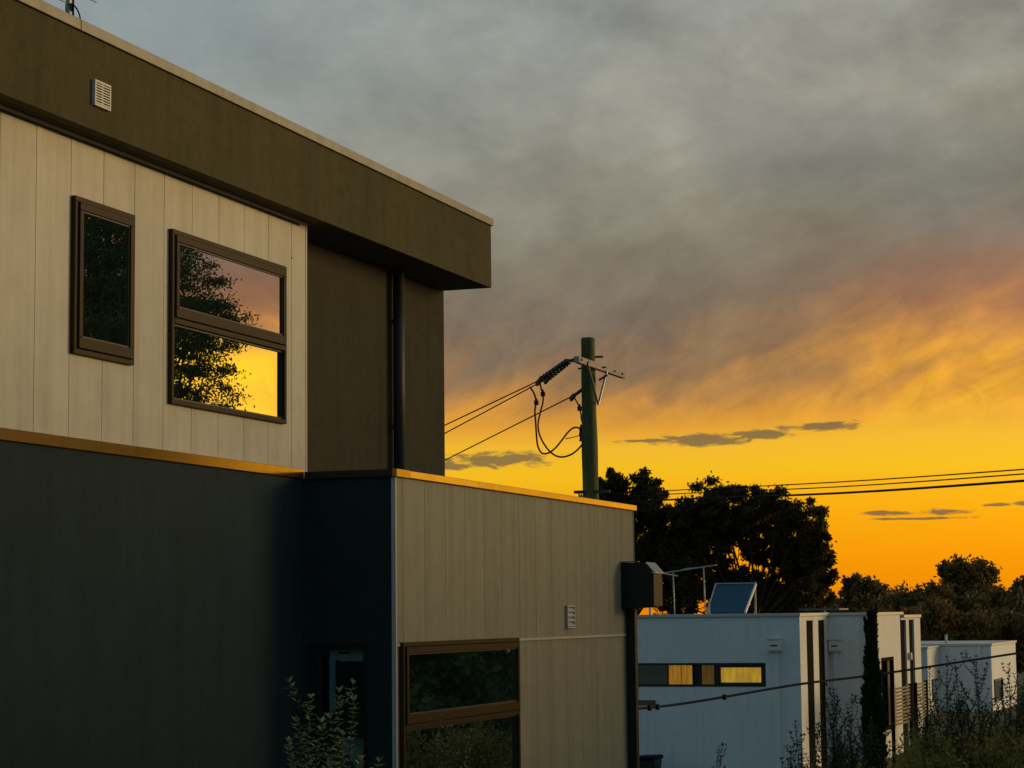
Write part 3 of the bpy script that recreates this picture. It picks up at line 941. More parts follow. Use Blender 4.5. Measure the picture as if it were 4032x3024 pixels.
# second front wall and long side wall
MB().box(-24.0, X1 - 0.30, YB, YB + 0.3, 0.0, H1).build('front_wall', 'white', h1)
DW = (54.62, 56.40, 1.19, 3.00)
ys2 = (57.58, 58.34, 58.79, 59.63, 60.70)
mb = MB()
mb.box(X1 - 0.3, X1, YB, DW[0], 0.0, H1)
mb.box(X1 - 0.3, X1, DW[0], DW[1], DW[3], H1)
mb.box(X1 - 0.3, X1, DW[0], DW[1], 0.0, DW[2])
mb.box(X1 - 0.3, X1, DW[1], ys2[0], 0.0, H1)
mb.build('side_wall', 'white2', h1)
MB().box(-24.0, X1 - 0.05, ys2[0] + 0.002, YH, 0.0, H1 - 0.12).build('rear_wall', 'white2', h1)
for k in range(4):
    if k % 2 == 1:
        MB().box(X1 - 0.049, X1 + 0.03, ys2[k] + 0.001, ys2[k + 1], 0.0, H1 - 0.09).build('pier', 'white2', h1)
    else:
        MB().box(X1 - 0.049, X1 - 0.02, ys2[k] + 0.003, ys2[k + 1] - 0.001, 0.0, H1 - 0.14).build('brown_strip', 'strip', h1)
        MB().box(X1 - 0.049, X1 + 0.029, ys2[k] + 0.003, ys2[k + 1] - 0.001, H1 - 0.139, H1 - 0.091).build('lintel', 'white2', h1)
# copings
MB().box(-24.0, X0 + 0.03, Y1 - 0.04, Y1 + 0.34, H1 + 0.001, H1 + 0.075).build('coping', 'coping', h1, 0.008)
MB().box(X0 - 0.30, X0 + 0.031, Y1 + 0.341, YB - 0.002, H1 + 0.001, H1 + 0.076).build('coping', 'coping', h1, 0.008)
MB().box(X0 + 0.032, X1 + 0.04, YB - 0.045, YB + 0.30, H1 + 0.0012, H1 + 0.070).build('coping', 'coping', h1, 0.008)
MB().box(X1 - 0.32, X1 + 0.041, YB + 0.302, ys2[0] + 0.35, H1 + 0.001, H1 + 0.071).build('coping', 'coping', h1, 0.008)
MB().box(X1 - 0.32, X1 + 0.065, ys2[0] + 0.352, YH + 0.04, H1 - 0.088, H1 - 0.01).build('coping', 'coping', h1, 0.008)
MB().box(-23.8, X0 - 0.33, Y1 + 0.36, YB - 0.01, H1 - 0.20, H1 - 0.14).build('roof', 'roof', h1)
MB().box(-23.8, X1 - 0.33, YB + 0.31, YH - 0.05, H1 - 0.20, H1 - 0.14).build('roof', 'roof', h1)
MB().box(-11.75, -10.72, 55.0, 56.2, H1 + 0.14, H1 + 0.18).build('roof_sheet', 'roof', h1)
MB().box(-11.2, -11.15, 55.3, 55.4, H1 - 0.15, H1 + 0.139).build('roof_prop', 'galv', h1)
# strip window
x0, x1, z0, z1 = SW
fr = MB()
fy0, fy1 = Y1 - 0.01, Y1 + 0.10
fr.box(x0, x1, fy0, fy1, z1 - 0.05, z1)
fr.box(x0, x1, fy0, fy1, z0, z0 + 0.05)
xq = [on(px, 2650, 1, Y1).x for px in (2632, 2728, 2812, 2837, 2997)]
for (a, b) in ((x0, x0 + 0.05), (xq[4], x1), (xq[2], xq[3]), (xq[1] - 0.012, xq[1] + 0.012), (xq[0] - 0.02, xq[0])):
    fr.box(a, b, fy0 + 0.002, fy1, z0 + 0.05, z1 - 0.05)
fr.box(xq[3], xq[4], fy0 + 0.002, fy1, z1 - 0.105, z1 - 0.05)
fr.box(xq[3], xq[4], fy0 + 0.002, fy1, z0 + 0.05, z0 + 0.095)
swo = fr.build('window', 'frame_dk', h1)
xm = on(2762, 2650, 1, Y1).x
for (a, b, mt_) in ((x0 + 0.05, xq[0] - 0.02, 'glass_lo'), (xq[0], xq[1] - 0.012, 'amber_blind'), (xq[1] + 0.012, xm, 'frame_dk'), (xm, xq[2], 'brown_blind'), (xq[3], xq[4], 'gold_pane')):
    MB().box(a + 0.001, b - 0.001, Y1 + 0.05, Y1 + 0.056, z0 + 0.051, z1 - 0.051).build('pane', mt_, swo)
xs_ = (xq[0] + xq[1]) / 2
MB().box(xs_ - 0.012, xs_ + 0.012, Y1 + 0.044, Y1 + 0.049, z0 + 0.051, z1 - 0.051).build('curtain_edge', 'brown_blind', swo)
# rainwater heads with slots and downpipes, painted like the wall
for (xa, xb, yy, zt, zb) in ((-11.41, -11.10, Y1, 3.53, 3.26), (-10.655, -10.36, YB, 3.46, 3.19)):
    r_ = MB().prism([(yy - 0.17, zt), (yy - 0.001, zt), (yy - 0.001, zb), (yy - 0.15, zb), (yy - 0.17, zb + 0.03)], 0, xa, xb).build('rainwater_head', 'white', h1, 0.006)
    MB().box(xa - 0.012, xb + 0.012, yy - 0.185, yy - 0.001, zt + 0.001, zt + 0.022).build('rim', 'coping', r_)
    MB().box(xa + 0.07, xb - 0.07, yy - 0.1725, yy - 0.1705, (zt + zb) / 2 - 0.018, (zt + zb) / 2 + 0.018).build('overflow_slot', 'black', r_)
    MB().box(xa + 0.09, xb - 0.07, yy - 0.085, yy - 0.002, 0.0, zb - 0.001).build('downpipe', 'white', h1, 0.008)
# tall dark window in the side wall
mbw = rect_frame(MB(), X1 - 0.12, X1 + 0.012, DW[0], DW[1], DW[2], DW[3], 0.09)
mbw.box(X1 - 0.12, X1 + 0.010, 55.35, 55.47, DW[2] + 0.09, DW[3] - 0.09)
dwo = mbw.build('window', 'strip', h1)
MB().box(X1 - 0.08, X1 - 0.07, DW[0] + 0.09, 55.35, DW[2] + 0.09, DW[3] - 0.09).build('pane', 'glass_lo', dwo)
MB().box(X1 - 0.08, X1 - 0.07, 55.47, DW[1] - 0.09, DW[2] + 0.09, DW[3] - 0.09).build('pane', 'frame_dk', dwo)
# wall lamp between the strips
MB().box(X1 + 0.031, X1 + 0.13, 58.5, 58.62, 2.86, 3.05).build('wall_lamp', 'coping', h1, 0.01)
# small wall plate
q0, q1 = on(2500, 2776, 1, Y1 - 0.02), on(2580, 2757, 1, Y1 - 0.02)
MB().box(q0.x - 0.3, q1.x, Y1 - 0.03, Y1 - 0.001, q0.z, q1.z).build('wall_plate', 'slat', h1)
# white roof pipe
q = on(2560, 2424, 1, 51.5)
MB().tube([(q.x, 51.5, H1 - 0.14), (q.x, 51.5, H1 + 0.29)], 0.035, 10).build('roof_pipe', 'white_trim', h1)

# slatted timber screens
for (ya, yb, lab) in ((52.00, 54.63, 'nearer timber slat screen between dark posts beside the white house'), (55.39, 57.13, 'farther, narrower timber slat screen beside the white house')):
    xs0 = X1 + 0.70
    s_ = empty('slat_screen', (xs0, (ya + yb) / 2, 0.4), lab, 'screen', 'slatted screens')
    for yy in (ya, yb - 0.07):
        MB().box(xs0 - 0.04, xs0 + 0.04, yy, yy + 0.07, 0.2, 2.37).build('post', 'strip', s_)
    for k in range(11):
        zc = 1.43 + 0.92 * (k + 0.5) / 11
        MB().box(xs0 - 0.012, xs0 + 0.012, ya + 0.071, yb - 0.071, zc - 0.024, zc + 0.024).build('slat', 'slat', s_)

# solar panel on the roof
sp_root = empty('solar_panel', (-12.6, 51.5, H1), 'tilted blue solar panel on legs on the white house roof', 'solar panel')
b0, b1, t0, t1 = Vector((-13.10, 51.0, H1 + 0.075)), Vector((-12.205, 51.0, H1 + 0.075)), Vector((-13.125, 52.0, H1 + 0.745)), Vector((-12.17, 52.0, H1 + 0.745))
nrm = (b1 - b0).cross(t0 - b0).normalized()


def slab(a, b, c, d, th, up):
    mb_ = MB()
    lo = [a, b, c, d]
    hi = [p + up * th for p in lo]
    i = 0
    mb_.v = [tuple(p) for p in lo + hi]
    mb_.f = [(3, 2, 1, 0), (4, 5, 6, 7), (0, 1, 5, 4), (1, 2, 6, 5), (2, 3, 7, 6), (3, 0, 4, 7)]
    mb_.smooth = [False] * 6
    return mb_


slab(b0, b1, t1, t0, 0.05, nrm).build('panel', 'panel_glass', sp_root)
ex = Vector((1, 0, 0))
for (a, b, c, d) in ((b0 - ex * 0.03, b0 - ex * 0.001, t0 - ex * 0.001, t0 - ex * 0.03), (b1 + ex * 0.001, b1 + ex * 0.035, t1 + ex * 0.035, t1 + ex * 0.001)):
    slab(a, b, c, d, 0.075, nrm).build('frame_rail', 'coping', sp_root)
slab(t0 - ex * 0.03, t1 + ex * 0.035, t1 + ex * 0.035 + (t0 - b0).normalized() * 0.03, t0 - ex * 0.03 + (t0 - b0).normalized() * 0.03, 0.07, nrm).build('frame_rail', 'galv', sp_root)
for xx in (-13.0, -12.17):
    MB().box(xx - 0.02, xx + 0.02, 51.93, 51.97, H1 - 0.14, H1 + 0.70).build('leg', 'galv', sp_root)
MB().box(-13.08, -13.03, 50.93, 50.97, H1 - 0.14, H1 + 0.34).build('leg', 'white_trim', sp_root)

# aerial on the white house roof
q1_, q2_ = on(2650, 2258, 1, 52.0), on(2770, 2236, 1, 52.0)
a2 = empty('roof_aerial', (q1_.x, 52.0, H1), 'grey television aerial with long boom on two masts on the white house roof', 'aerial')
for q in (q1_, q2_):
    MB().tube([(q.x + 0.03, 52.0, H1 - 0.14), (q.x, 52.0, q.z + 0.02)], 0.016, 8).build('mast', 'galv', a2)
c0, c3 = on(2600, 2258, 1, 52.0), on(2822, 2224, 1, 52.0)
MB().bar(c0, c3, 0.028).build('boom', 'galv', a2)
MB().bar(on(2576, 2250, 1, 51.6), on(2668, 2268, 1, 52.1), 0.024).build('crossbar', 'galv', a2)
MB().bar(on(2690, 2240, 1, 52.0), on(2790, 2230, 1, 52.0), 0.02).build('crossbar', 'galv', a2)
for k in range(6):
    q = c0 + (c3 - c0) * ((k + 0.6) / 6.5)
    MB().tube([q + Vector((0, -0.16, 0)), q + Vector((0, 0.16, 0))], 0.007, 6).build('element', 'galv', a2)

# dark bin at the foot of the wall
bq = on(2570, 3024, 1, 48.8)
bn = empty('storage_bin', (bq.x - 0.35, 48.8, 0.4), 'dark lidded bin at the foot of the white wall, bottom edge', 'bin')
zt = on(2560, 2985, 1, 48.8).z
MB().prism([(bq.x - 0.75, 0.3), (bq.x + 0.05, 0.3), (bq.x + 0.12, zt - 0.02), (bq.x - 0.80, zt - 0.02)], 1, 48.5, 49.2).build('body', 'frame_dk', bn, 0.02)
MB().prism([(bq.x - 0.84, zt - 0.018), (bq.x + 0.15, zt - 0.018), (bq.x + 0.12, zt + 0.06), (bq.x - 0.2, zt + 0.05), (bq.x - 0.8, zt + 0.0)], 1, 48.46, 49.24).build('lid', 'wire_blue', bn, 0.01)

# ================================================================== second, lower white house
Y2, X2, H2 = 86.0, -10.92, 2.76
h2 = empty('low_white_house', (-13.0, 89.0, 0.1), 'small low white house farther off with plain parapet, partly behind saplings', 'house')
MB().box(-22.0, X2, Y2, 94.0, -0.6, H2).build('wall', 'white', h2)
MB().box(-22.1, X2 + 0.05, Y2 - 0.05, 94.05, H2 + 0.001, H2 + 0.09).build('coping', 'coping', h2, 0.01)
MB().box(-14.6, -12.90, Y2 - 3.0, Y2 - 0.002, -0.4, H2 - 0.04).build('bay_wall', 'white2', h2)
MB().box(-14.65, -12.85, Y2 - 3.05, Y2 - 0.055, H2 - 0.039, H2 + 0.03).build('coping', 'coping', h2, 0.01)
wy0, wy1, wz0, wz1 = 86.55, 89.05, 0.60, 1.46
mbw = rect_frame(MB(), X2 + 0.002, X2 + 0.05, wy0, wy1, wz0, wz1, 0.08).build('window', 'frame_dk', h2)
MB().box(X2 + 0.003, X2 + 0.012, wy0 + 0.08, wy1 - 0.08, wz0 + 0.08, wz1 - 0.08).build('pane', 'glass_lo', mbw)
q = on(3680, 2690, 1, Y2 - 3.0)
wf = MB().box(-12.899, -12.86, 83.9, 85.4, 0.7, 1.55).build('window', 'frame_dk', h2)
MB().box(-12.859, -12.855, 83.98, 85.32, 0.78, 1.47).build('pane', 'glass_lo', wf)
for (pxx, w_) in ((3862, 0.05),):
    q = on(pxx, 2700, 1, Y2 - 0.03)
    MB().box(q.x - w_, q.x + w_, Y2 - 0.09, Y2 - 0.001, -0.4, H2 - 0.002).build('downpipe', 'white', h2)
q = on(3726, 2541, 1, 88.0)
MB().tube([(q.x, 88.0, H2), (q.x, 88.0, H2 + 0.42)], 0.05, 8).build('roof_pipe', 'white_trim', h2)

# ================================================================== plants
def leaf_quads(P, size, aspect, droop=0.0, fold=0.0, two=False):
    """P (n,3) leaf positions -> rhombic leaves, random orientation"""
    n = len(P)
    a = rng.normal(size=(n, 3))
    a[:, 2] -= droop
    a /= np.linalg.norm(a, axis=1)[:, None]
    b = np.cross(a, rng.normal(size=(n, 3)))
    b /= np.linalg.norm(b, axis=1)[:, None]
    L = (size * rng.uniform(0.65, 1.35, n))[:, None]
    Wd = L * aspect
    mid = P + a * L * 0.45
    V = np.stack([P, mid + b * Wd * 0.5, P + a * L, mid - b * Wd * 0.5], 1)
    return V.reshape(-1, 3)


def leaves_object(name, V, mt, parent=None):
    off = Vector((0, 0, 0))
    r = parent
    while r is not None and r.parent is not None:
        r = r.parent
    if r is not None:
        off = ROOTLOC[r.name]
    V = V - np.array(off)
    n = len(V) // 4
    me = bpy.data.meshes.new(name)
    me.vertices.add(len(V))
    me.vertices.foreach_set('co', V.astype(np.float32).ravel())
    me.loops.add(4 * n)
    me.loops.foreach_set('vertex_index', np.arange(4 * n, dtype=np.int32))
    me.polygons.add(n)
    me.polygons.foreach_set('loop_start', np.arange(0, 4 * n, 4, dtype=np.int32))
    me.update(calc_edges=True)
    me.materials.append(M[mt])
    o = bpy.data.objects.new(name, me)
    col.objects.link(o)
    if parent is not None:
        o.parent = parent
    return o


def blob_points(c, r, n, clumps, tight=0.12):
    """leaf positions in clumps spread through an ellipsoid"""
    d = rng.normal(size=(clumps, 3))
    d /= np.linalg.norm(d, axis=1)[:, None]
    rad = rng.uniform(0.0, 1.0, clumps) ** 0.42
    cc = d * rad[:, None]
    k = rng.integers(0, clumps, n)
    s = tight * rng.uniform(0.6, 1.5, clumps)
    p = cc[k] + rng.normal(size=(n, 3)) * s[k][:, None]
    return np.array(c) + p * np.array(r)


def tree(name, base, label, cat, blobs, n, leaf, aspect, mt, trunk_r, group=None, clump_size=0.55, droop=0.3, limbs=True, fork=0.35, bark='bark', tight=0.12, clump_n=7.0):
    root = empty(name, base, label, cat, group)
    base = Vector(base)
    vol = np.array([b[1][0] * b[1][1] * b[1][2] for b in blobs]) ** 0.75
    vol = vol / vol.sum()
    pts = []
    for (c, r), w_ in zip(blobs, vol):
        nn = int(n * w_)
        cl = max(14, int(clump_n * (r[0] * r[1] * r[2]) ** (2 / 3) / clump_size ** 2))
        pts.append(blob_points(c, r, nn, cl, tight))
    P = np.concatenate(pts)
    leaves_object('crown', leaf_quads(P, leaf, aspect, droop), mt, root)
    cx = sum(b[0][0] for b in blobs) / len(blobs)
    cy = sum(b[0][1] for b in blobs) / len(blobs)
    topz = max(b[0][2] for b in blobs)
    fz = base.z + (topz - base.z) * fork
    fk = Vector((base.x + (cx - base.x) * 0.3, base.y + (cy - base.y) * 0.3, fz))
    mb_ = MB()
    mb_.tube([base - Vector((0, 0, 0.4)), base + (fk - base) * 0.5 + Vector((0.1, 0, 0)), fk], [trunk_r * 1.25, trunk_r, trunk_r * 0.85], 9)
    for (c, r) in blobs:
        c = Vector(c)
        md = fk + (c - fk) * 0.5 + Vector((random.uniform(-0.3, 0.3), random.uniform(-0.3, 0.3), -0.1 * r[2]))
        mb_.tube([fk, md, c], [trunk_r * 0.6, trunk_r * 0.38, trunk_r * 0.16], 6)
        if limbs:
            for _ in range(4):
                e = c + Vector((random.uniform(-0.7, 0.7) * r[0], random.uniform(-0.7, 0.7) * r[1], random.uniform(-0.5, 0.75) * r[2]))
                mb_.tube([md + (c - md) * random.uniform(0.2, 0.9), (md + e) / 2 + Vector((0, 0, 0.15)), e], [trunk_r * 0.26, trunk_r * 0.16, trunk_r * 0.05], 5)
    mb_.build('trunk', bark, root)
    return root


def pix_blobs(lst, d):
    """blobs given as frame pixels (cx, cy, rx, ry) at depth d (+dd): real ellipsoids standing at that distance"""
    out = []
    for (cx_, cy_, rx_, ry_, dd_) in lst:
        dep = d + dd_
        c = at(cx_, cy_, dep)
        k = dep / F_PX
        out.append(((c.x, c.y, c.z), (rx_ * k, 0.5 * (rx_ + ry_) * k, ry_ * k)))
    return out


# two big gum trees behind the white house
bA = pix_blobs([(2440, 1890, 70, 62, 0), (2395, 1960, 90, 70, 1), (2530, 1905, 70, 60, 0), (2590, 1995, 75, 75, -1), (2330, 1975, 60, 55, 1), (2470, 2030, 120, 90, 0), (2600, 2120, 80, 110, 0), (2480, 2190, 110, 110, 0),
                (2560, 2290, 110, 90, 1), (2690, 2180, 60, 80, 1), (2420, 2300, 100, 90, 1)], 100)
b_ = at(2480, 2420, 100)
tree('gum_tree', (b_.x, b_.y, float(ground_z(b_.x, b_.y))), 'dark gum tree with lobed top directly behind the power pole', 'tree', bA, 90000, 0.17, 0.45, 'leaf_gum', 0.12, 'big gum trees', bark='gum_bark', tight=0.10, clump_n=8.0)
bB = pix_blobs([(2830, 1965, 120, 78, 0), (2760, 2030, 115, 95, 0), (2940, 2010, 105, 95, 0), (2740, 2150, 90, 115, 1), (3070, 1990, 90, 65, -1), (3150, 2030, 90, 75, -1), (3180, 2130, 100, 85, 0), (3215, 2190, 65, 60, 0), (3060, 2090, 110, 85, 1), (2880, 2110, 110, 75, 1),
                (2720, 2290, 85, 100, 0), (3160, 2260, 85, 75, 0), (3100, 2350, 120, 80, 1), (2800, 2330, 90, 80, 2), (2950, 2350, 80, 55, 2), (2900, 2270, 60, 55, 1), (3030, 2290, 60, 60, 1), (2680, 2110, 80, 80, 1), (3240, 2260, 50, 60, 1), (2960, 2180, 70, 60, 2), (3090, 2190, 60, 60, 2), (2790, 2200, 70, 70, 0), (2840, 2300, 60, 60, 2), (2980, 2270, 50, 45, 3), (3110, 2270, 60, 60, 2), (2660, 2230, 90, 110, 1), (2830, 2060, 120, 90, 1), (3150, 2190, 90, 80, 1), (3190, 2280, 90, 80, 1), (2650, 2370, 110, 80, 1), (3010, 2190, 45, 40, 2), (2860, 2230, 50, 50, 2), (3230, 2340, 60, 60, 2)], 98)
b_ = at(2960, 2420, 98)
tree('gum_tree', (b_.x, b_.y, float(ground_z(b_.x, b_.y))), 'broad dark gum tree with sky showing through its middle, behind the solar panel', 'tree', bB, 190000, 0.16, 0.45, 'leaf_gum', 0.13, 'big gum trees', bark='gum_bark', tight=0.10, clump_n=8.0)

# distinguishable trees in the far wood
far = [((3400, 2330, 75, 60), (3380, 2390, 90, 70), 'small rounded tree rising left in the far wood', 118),
       ((3800, 2270, 105, 75), (3870, 2265, 70, 70), 'tallest domed tree in the far wood, behind the low white house', 122),
       ((4060, 2340, 70, 75), (4050, 2420, 90, 80), 'dark tree cut by the right edge of the frame in the far wood', 118)]
for (a, b, lab, d) in far:
    lst = [(a[0], a[1], a[2], a[3], 0), (b[0], b[1], b[2], b[3], 0.5), (a[0] - 20, a[1] + 70, a[2] * 1.2, 70, 0), (a[0] + 60, a[1] + 90, a[2] * 1.2, 80, 0), (a[0] - 40, a[1] - 20, a[2] * 0.6, 45, 0.4), (a[0] + 55, a[1] + 10, a[2] * 0.55, 45, 0.4)]
    bl = pix_blobs(lst, d)
    b_ = at(a[0], 2420, d)
    tree('wood_tree', (b_.x, b_.y, float(ground_z(b_.x, b_.y))), lab, 'tree', bl, 15000, 0.23, 0.5, 'leaf_wood', 0.22, 'trees standing out of the far wood', fork=0.25)
# the rest of the wood reads as one mass
pts = []
for k in range(64):
    px = 3080 + 1250 * (k % 32) / 32 + random.uniform(-20, 20)
    d = random.uniform(112, 128) if k < 32 else random.uniform(102, 112)
    topy = 2335 - 22 * math.sin(px * 0.011) - 10 * math.sin(px * 0.031 + 1) + (20 if px < 3350 else 0) - (25 if 3650 < px < 3950 else 0)
    if k >= 32:
        topy += 75
    ry = 70 + random.uniform(-12, 16)
    for q in range(2):
        (c, r), = pix_blobs([(px + random.uniform(-30, 30), topy + ry + q * 90, 78, ry, 0)], d)
        pts.append(blob_points(c, r, 1500, 46))
wd = leaves_object('far_wood', leaf_quads(np.concatenate(pts), 0.25, 0.5, 0.2), 'leaf_wood')
tag(wd, 'dark mass of far woodland behind the white houses', 'wood', kind='stuff')

# tall tree off to the right, mirrored in the upper windows
vb = Vector((-15.2, 0.0, 0.0))


def mirror_at(azd, dist, z):
    return (vb.x + math.sin(math.radians(azd)) * dist, math.cos(math.radians(azd)) * dist, z)


bl = []
for (zz, rr_, da) in ((2.5, 2.3, 0.2), (4.2, 2.5, 0.0), (5.8, 2.3, 0.1), (7.2, 2.35, 0.0), (8.0, 2.5, 0.1), (8.7, 2.6, 0.05), (9.5, 2.8, 0.0), (10.4, 3.1, 0.0), (11.3, 3.0, 0.05), (12.2, 2.5, 0.15), (13.2, 2.3, 0.15), (14.4, 2.0, 0.2), (15.6, 1.5, 0.2)):
    c = mirror_at(29.75 + da * 2, 50, zz)
    bl.append((c, (rr_, rr_, 1.25)))
    a_ = random.uniform(0, 6.28)
    bl.append(((c[0] + math.cos(a_) * rr_ * 0.55, c[1] + math.sin(a_) * rr_ * 0.55, zz + 0.5), (rr_ * 0.6, rr_ * 0.6, 0.8)))
bl2 = []
for k in range(16):
    c = mirror_at(34.2 + 0.9 * math.sin(k * 2.1), 53, 2.5 + 0.66 * k)
    bl2.append((c, (2.3 - 0.06 * k, 2.3 - 0.06 * k, 1.2)))
bs = mirror_at(34.2, 53, 0)
tree('tall_tree', (bs[0], bs[1], float(ground_z(bs[0], bs[1]))), 'second tall tree right of the view, mirrored only in the ledge capping', 'tree', bl2, 60000, 0.16, 0.42, 'leaf_tall', 0.28, 'tall trees right of the view', droop=0.5, fork=0.12)
bs = mirror_at(29.6, 50, 0)
tree('tall_tree', (bs[0], bs[1], float(ground_z(bs[0], bs[1]))), 'tall dense tree seen mirrored in the two upper windows', 'tree', bl, 240000, 0.09, 0.42, 'leaf_tall', 0.13, 'tall trees right of the view', droop=0.5, fork=0.12, tight=0.062, clump_n=10.0)


hl = [('low bushy garden tree mirrored at the left of the lower brown framed window', 0.6, 33.5, 1.7, 4.2), ('low bushy garden tree mirrored at the right of the lower brown framed window', -0.2, 38.5, 1.6, 4.0),
      ('unseen tree added to shade the lower walls, farthest from the camera', 12.5, 37.5, 2.6, 7.8), ('unseen tree added to shade the lower walls, second farthest from the camera', 11.0, 31.5, 2.6, 8.0), ('unseen tree added to shade the lower walls, midway along the garden', 10.0, 26.0, 2.5, 7.8), ('unseen tree added to shade the lower walls, second nearest the camera', 9.0, 20.5, 2.4, 7.2),
      ('unseen tree added to shade the lower walls, nearest the camera', 8.5, 13.0, 2.0, 6.0)]
for (lab, hx, hy, hr, ht) in hl:  # the taller ones are unseen, added to shade the lower walls
    gz = float(ground_z(hx, hy))
    bl = []
    for k in range(9):
        a_ = k * 0.698
        zz = gz + 0.5 + (ht - gz - 1.2) * ((k * 0.37) % 1.0)
        bl.append(((hx + math.cos(a_) * hr * 0.5, hy + math.sin(a_) * hr * 0.5, zz), (hr * 0.62, hr * 0.62, 0.85)))
    tree('garden_tree', (hx, hy, gz), lab, 'tree', bl, 22000, 0.21, 0.5, 'leaf_tall', 0.12, 'garden trees out to the right', fork=0.2)


def cypress(base, h, r, label):
    root = empty('cypress', base, label, 'tree')
    n = 16000
    t = rng.uniform(0, 1, n) ** 0.85 * 0.90
    rad = r * np.minimum(1.0, 0.10 + 1.5 * (0.93 - t) ** 0.75) * np.minimum(1.0, 0.5 + t * 4)
    a = rng.uniform(0, 2 * math.pi, n)
    lump = 1 + 0.20 * np.sin(a * 3 + t * 31) + 0.16 * np.sin(a * 5 - t * 47) + 0.1 * np.sin(t * 90)
    rr_ = rad * lump * np.sqrt(rng.uniform(0.25, 1.0, n))
    P = np.stack([base[0] + rr_ * np.cos(a), base[1] + rr_ * np.sin(a), base[2] + t * h], 1)
    for k in range(9):               # upright fronds at the tip
        ak = k * 2.4 + 0.3
        q = rng.uniform(0, 1, 260)
        z0_ = h * (0.80 + 0.015 * (k % 3))
        ln = h * (0.21 - 0.028 * ((k * 3) % 5))
        off = (0.030 + 0.045 * q) * (0.25 if k == 0 else 1.0)
        w_ = 0.016 * (1 - 0.7 * q)
        pk = np.stack([base[0] + np.cos(ak) * off + rng.normal(size=260) * w_, base[1] + np.sin(ak) * off + rng.normal(size=260) * w_, base[2] + z0_ + ln * q], 1)
        P = np.concatenate([P, pk])
        a = np.concatenate([a, np.full(260, ak)])
    n = len(P)
    L = 0.085 * rng.uniform(0.6, 1.4, n)[:, None]
    up = np.stack([np.cos(a) * 0.35, np.sin(a) * 0.35, np.ones(n)], 1) + rng.normal(size=(n, 3)) * 0.18
    up /= np.linalg.norm(up, axis=1)[:, None]
    sd_ = np.cross(up, rng.normal(size=(n, 3)))
    sd_ /= np.linalg.norm(sd_, axis=1)[:, None]
    V = np.stack([P, P + up * L * 0.5 + sd_ * L * 0.16, P + up * L, P + up * L * 0.5 - sd_ * L * 0.16], 1).reshape(-1, 3)
    leaves_object('crown', V, 'leaf_cyp', root)
    MB().tube([(base[0], base[1], base[2] - 0.2), (base[0], base[1], base[2] + h * 0.9)], [0.05, 0.008], 7).build('trunk', 'bark', root)
    # wispy split tips
    return root


ct = at(3433, 2420, 34)
gz = float(ground_z(ct.x, ct.y))
cypress((ct.x - 0.02, ct.y, gz), ct.z - gz, 0.145, 'slim dark pencil cypress in front of the white house')


def shrub(name, base, h, stems, leaf, spread, label, mt, group=None, node=0.05, aspect=0.42, lean=0.3, cat='shrub', side_twigs=0, tops=None, stem_r=0.006, whorl=3):
    root = empty(name, base, label, cat, group)
    mb_ = MB()
    A, D = [], []
    for s in range(stems):
        a = random.uniform(0, 2 * math.pi)
        hh = h * (1.0 if s == 0 else random.uniform(0.55, 0.98))
        sp_ = spread * (0.15 if s == 0 else random.uniform(0.3, 1.0))
        b0_ = Vector(base) + Vector((math.cos(a) * 0.04, math.sin(a) * 0.04, -0.05))
        e = Vector(base) + Vector((math.cos(a) * sp_, math.sin(a) * sp_, hh))
        md = b0_ + (e - b0_) * 0.5 + Vector((random.uniform(-.06, .06), random.uniform(-.06, .06), 0.03))
        if tops and s < len(tops):
            e = Vector(tops[s])
            md = b0_ + (e - b0_) * 0.5 + Vector((random.uniform(-.06, .06), random.uniform(-.06, .06), 0.03))
        path = smooth_path([b0_, md, e], 6)
        mb_.tube(path, [stem_r * (1.3 - 0.9 * k / (len(path) - 1)) for k in range(len(path))], 5)
        segs = [(path, 0.18)]
        for _ in range(side_twigs):
            k = random.randint(3, len(path) - 2)
            o_ = path[k]
            a2_ = random.uniform(0, 2 * math.pi)
            ln = random.uniform(0.15, 0.38) * h * (1.15 - k / len(path))
            tw = [o_, o_ + Vector((math.cos(a2_) * ln * 0.5, math.sin(a2_) * ln * 0.5, ln * 0.45)), o_ + Vector((math.cos(a2_) * ln * 0.75, math.sin(a2_) * ln * 0.75, ln * 1.0))]
            tw = smooth_path(tw, 3)
            mb_.tube(tw, [stem_r * 0.55] * len(tw), 4)
            segs.append((tw, 0.1))
        for (pth, st) in segs:
            tot = sum((pth[k + 1] - pth[k]).length for k in range(len(pth) - 1))
            nn = max(3, int(tot * (1 - st) / node))
            for q in range(nn + 1):
                t = st + (1 - st) * q / nn
                f = t * (len(pth) - 1)
                k = min(int(f), len(pth) - 2)
                p = pth[k].lerp(pth[k + 1], f - k)
                ph = random.uniform(0, 6.28)
                for w_ in range(whorl):
                    aa = ph + w_ * 2 * math.pi / whorl + random.uniform(-0.4, 0.4)
                    el_ = random.uniform(0.05, 0.8) if q < nn else random.uniform(0.7, 1.2)
                    A.append(tuple(p))
                    D.append((math.cos(aa) * math.cos(el_), math.sin(aa) * math.cos(el_), math.sin(el_)))
    mb_.build('stems', 'twig', root)
    A = np.array(A)
    D = np.array(D)
    n = len(A)
    L = (leaf * rng.uniform(0.6, 1.25, n))[:, None]
    side_ = np.cross(D, np.array([0, 0, 1.0]))
    side_ /= np.linalg.norm(side_, axis=1)[:, None] + 1e-9
    nr = np.cross(side_, D)
    A0_ = A + D * 0.006
    V = np.stack([A0_, A0_ + D * L * 0.45 + side_ * L * aspect * 0.5 + nr * L * 0.08, A0_ + D * L - nr * L * 0.06, A0_ + D * L * 0.45 - side_ * L * aspect * 0.5 + nr * L * 0.08], 1).reshape(-1, 3)
    leaves_object('foliage', V, mt, root)
    return root


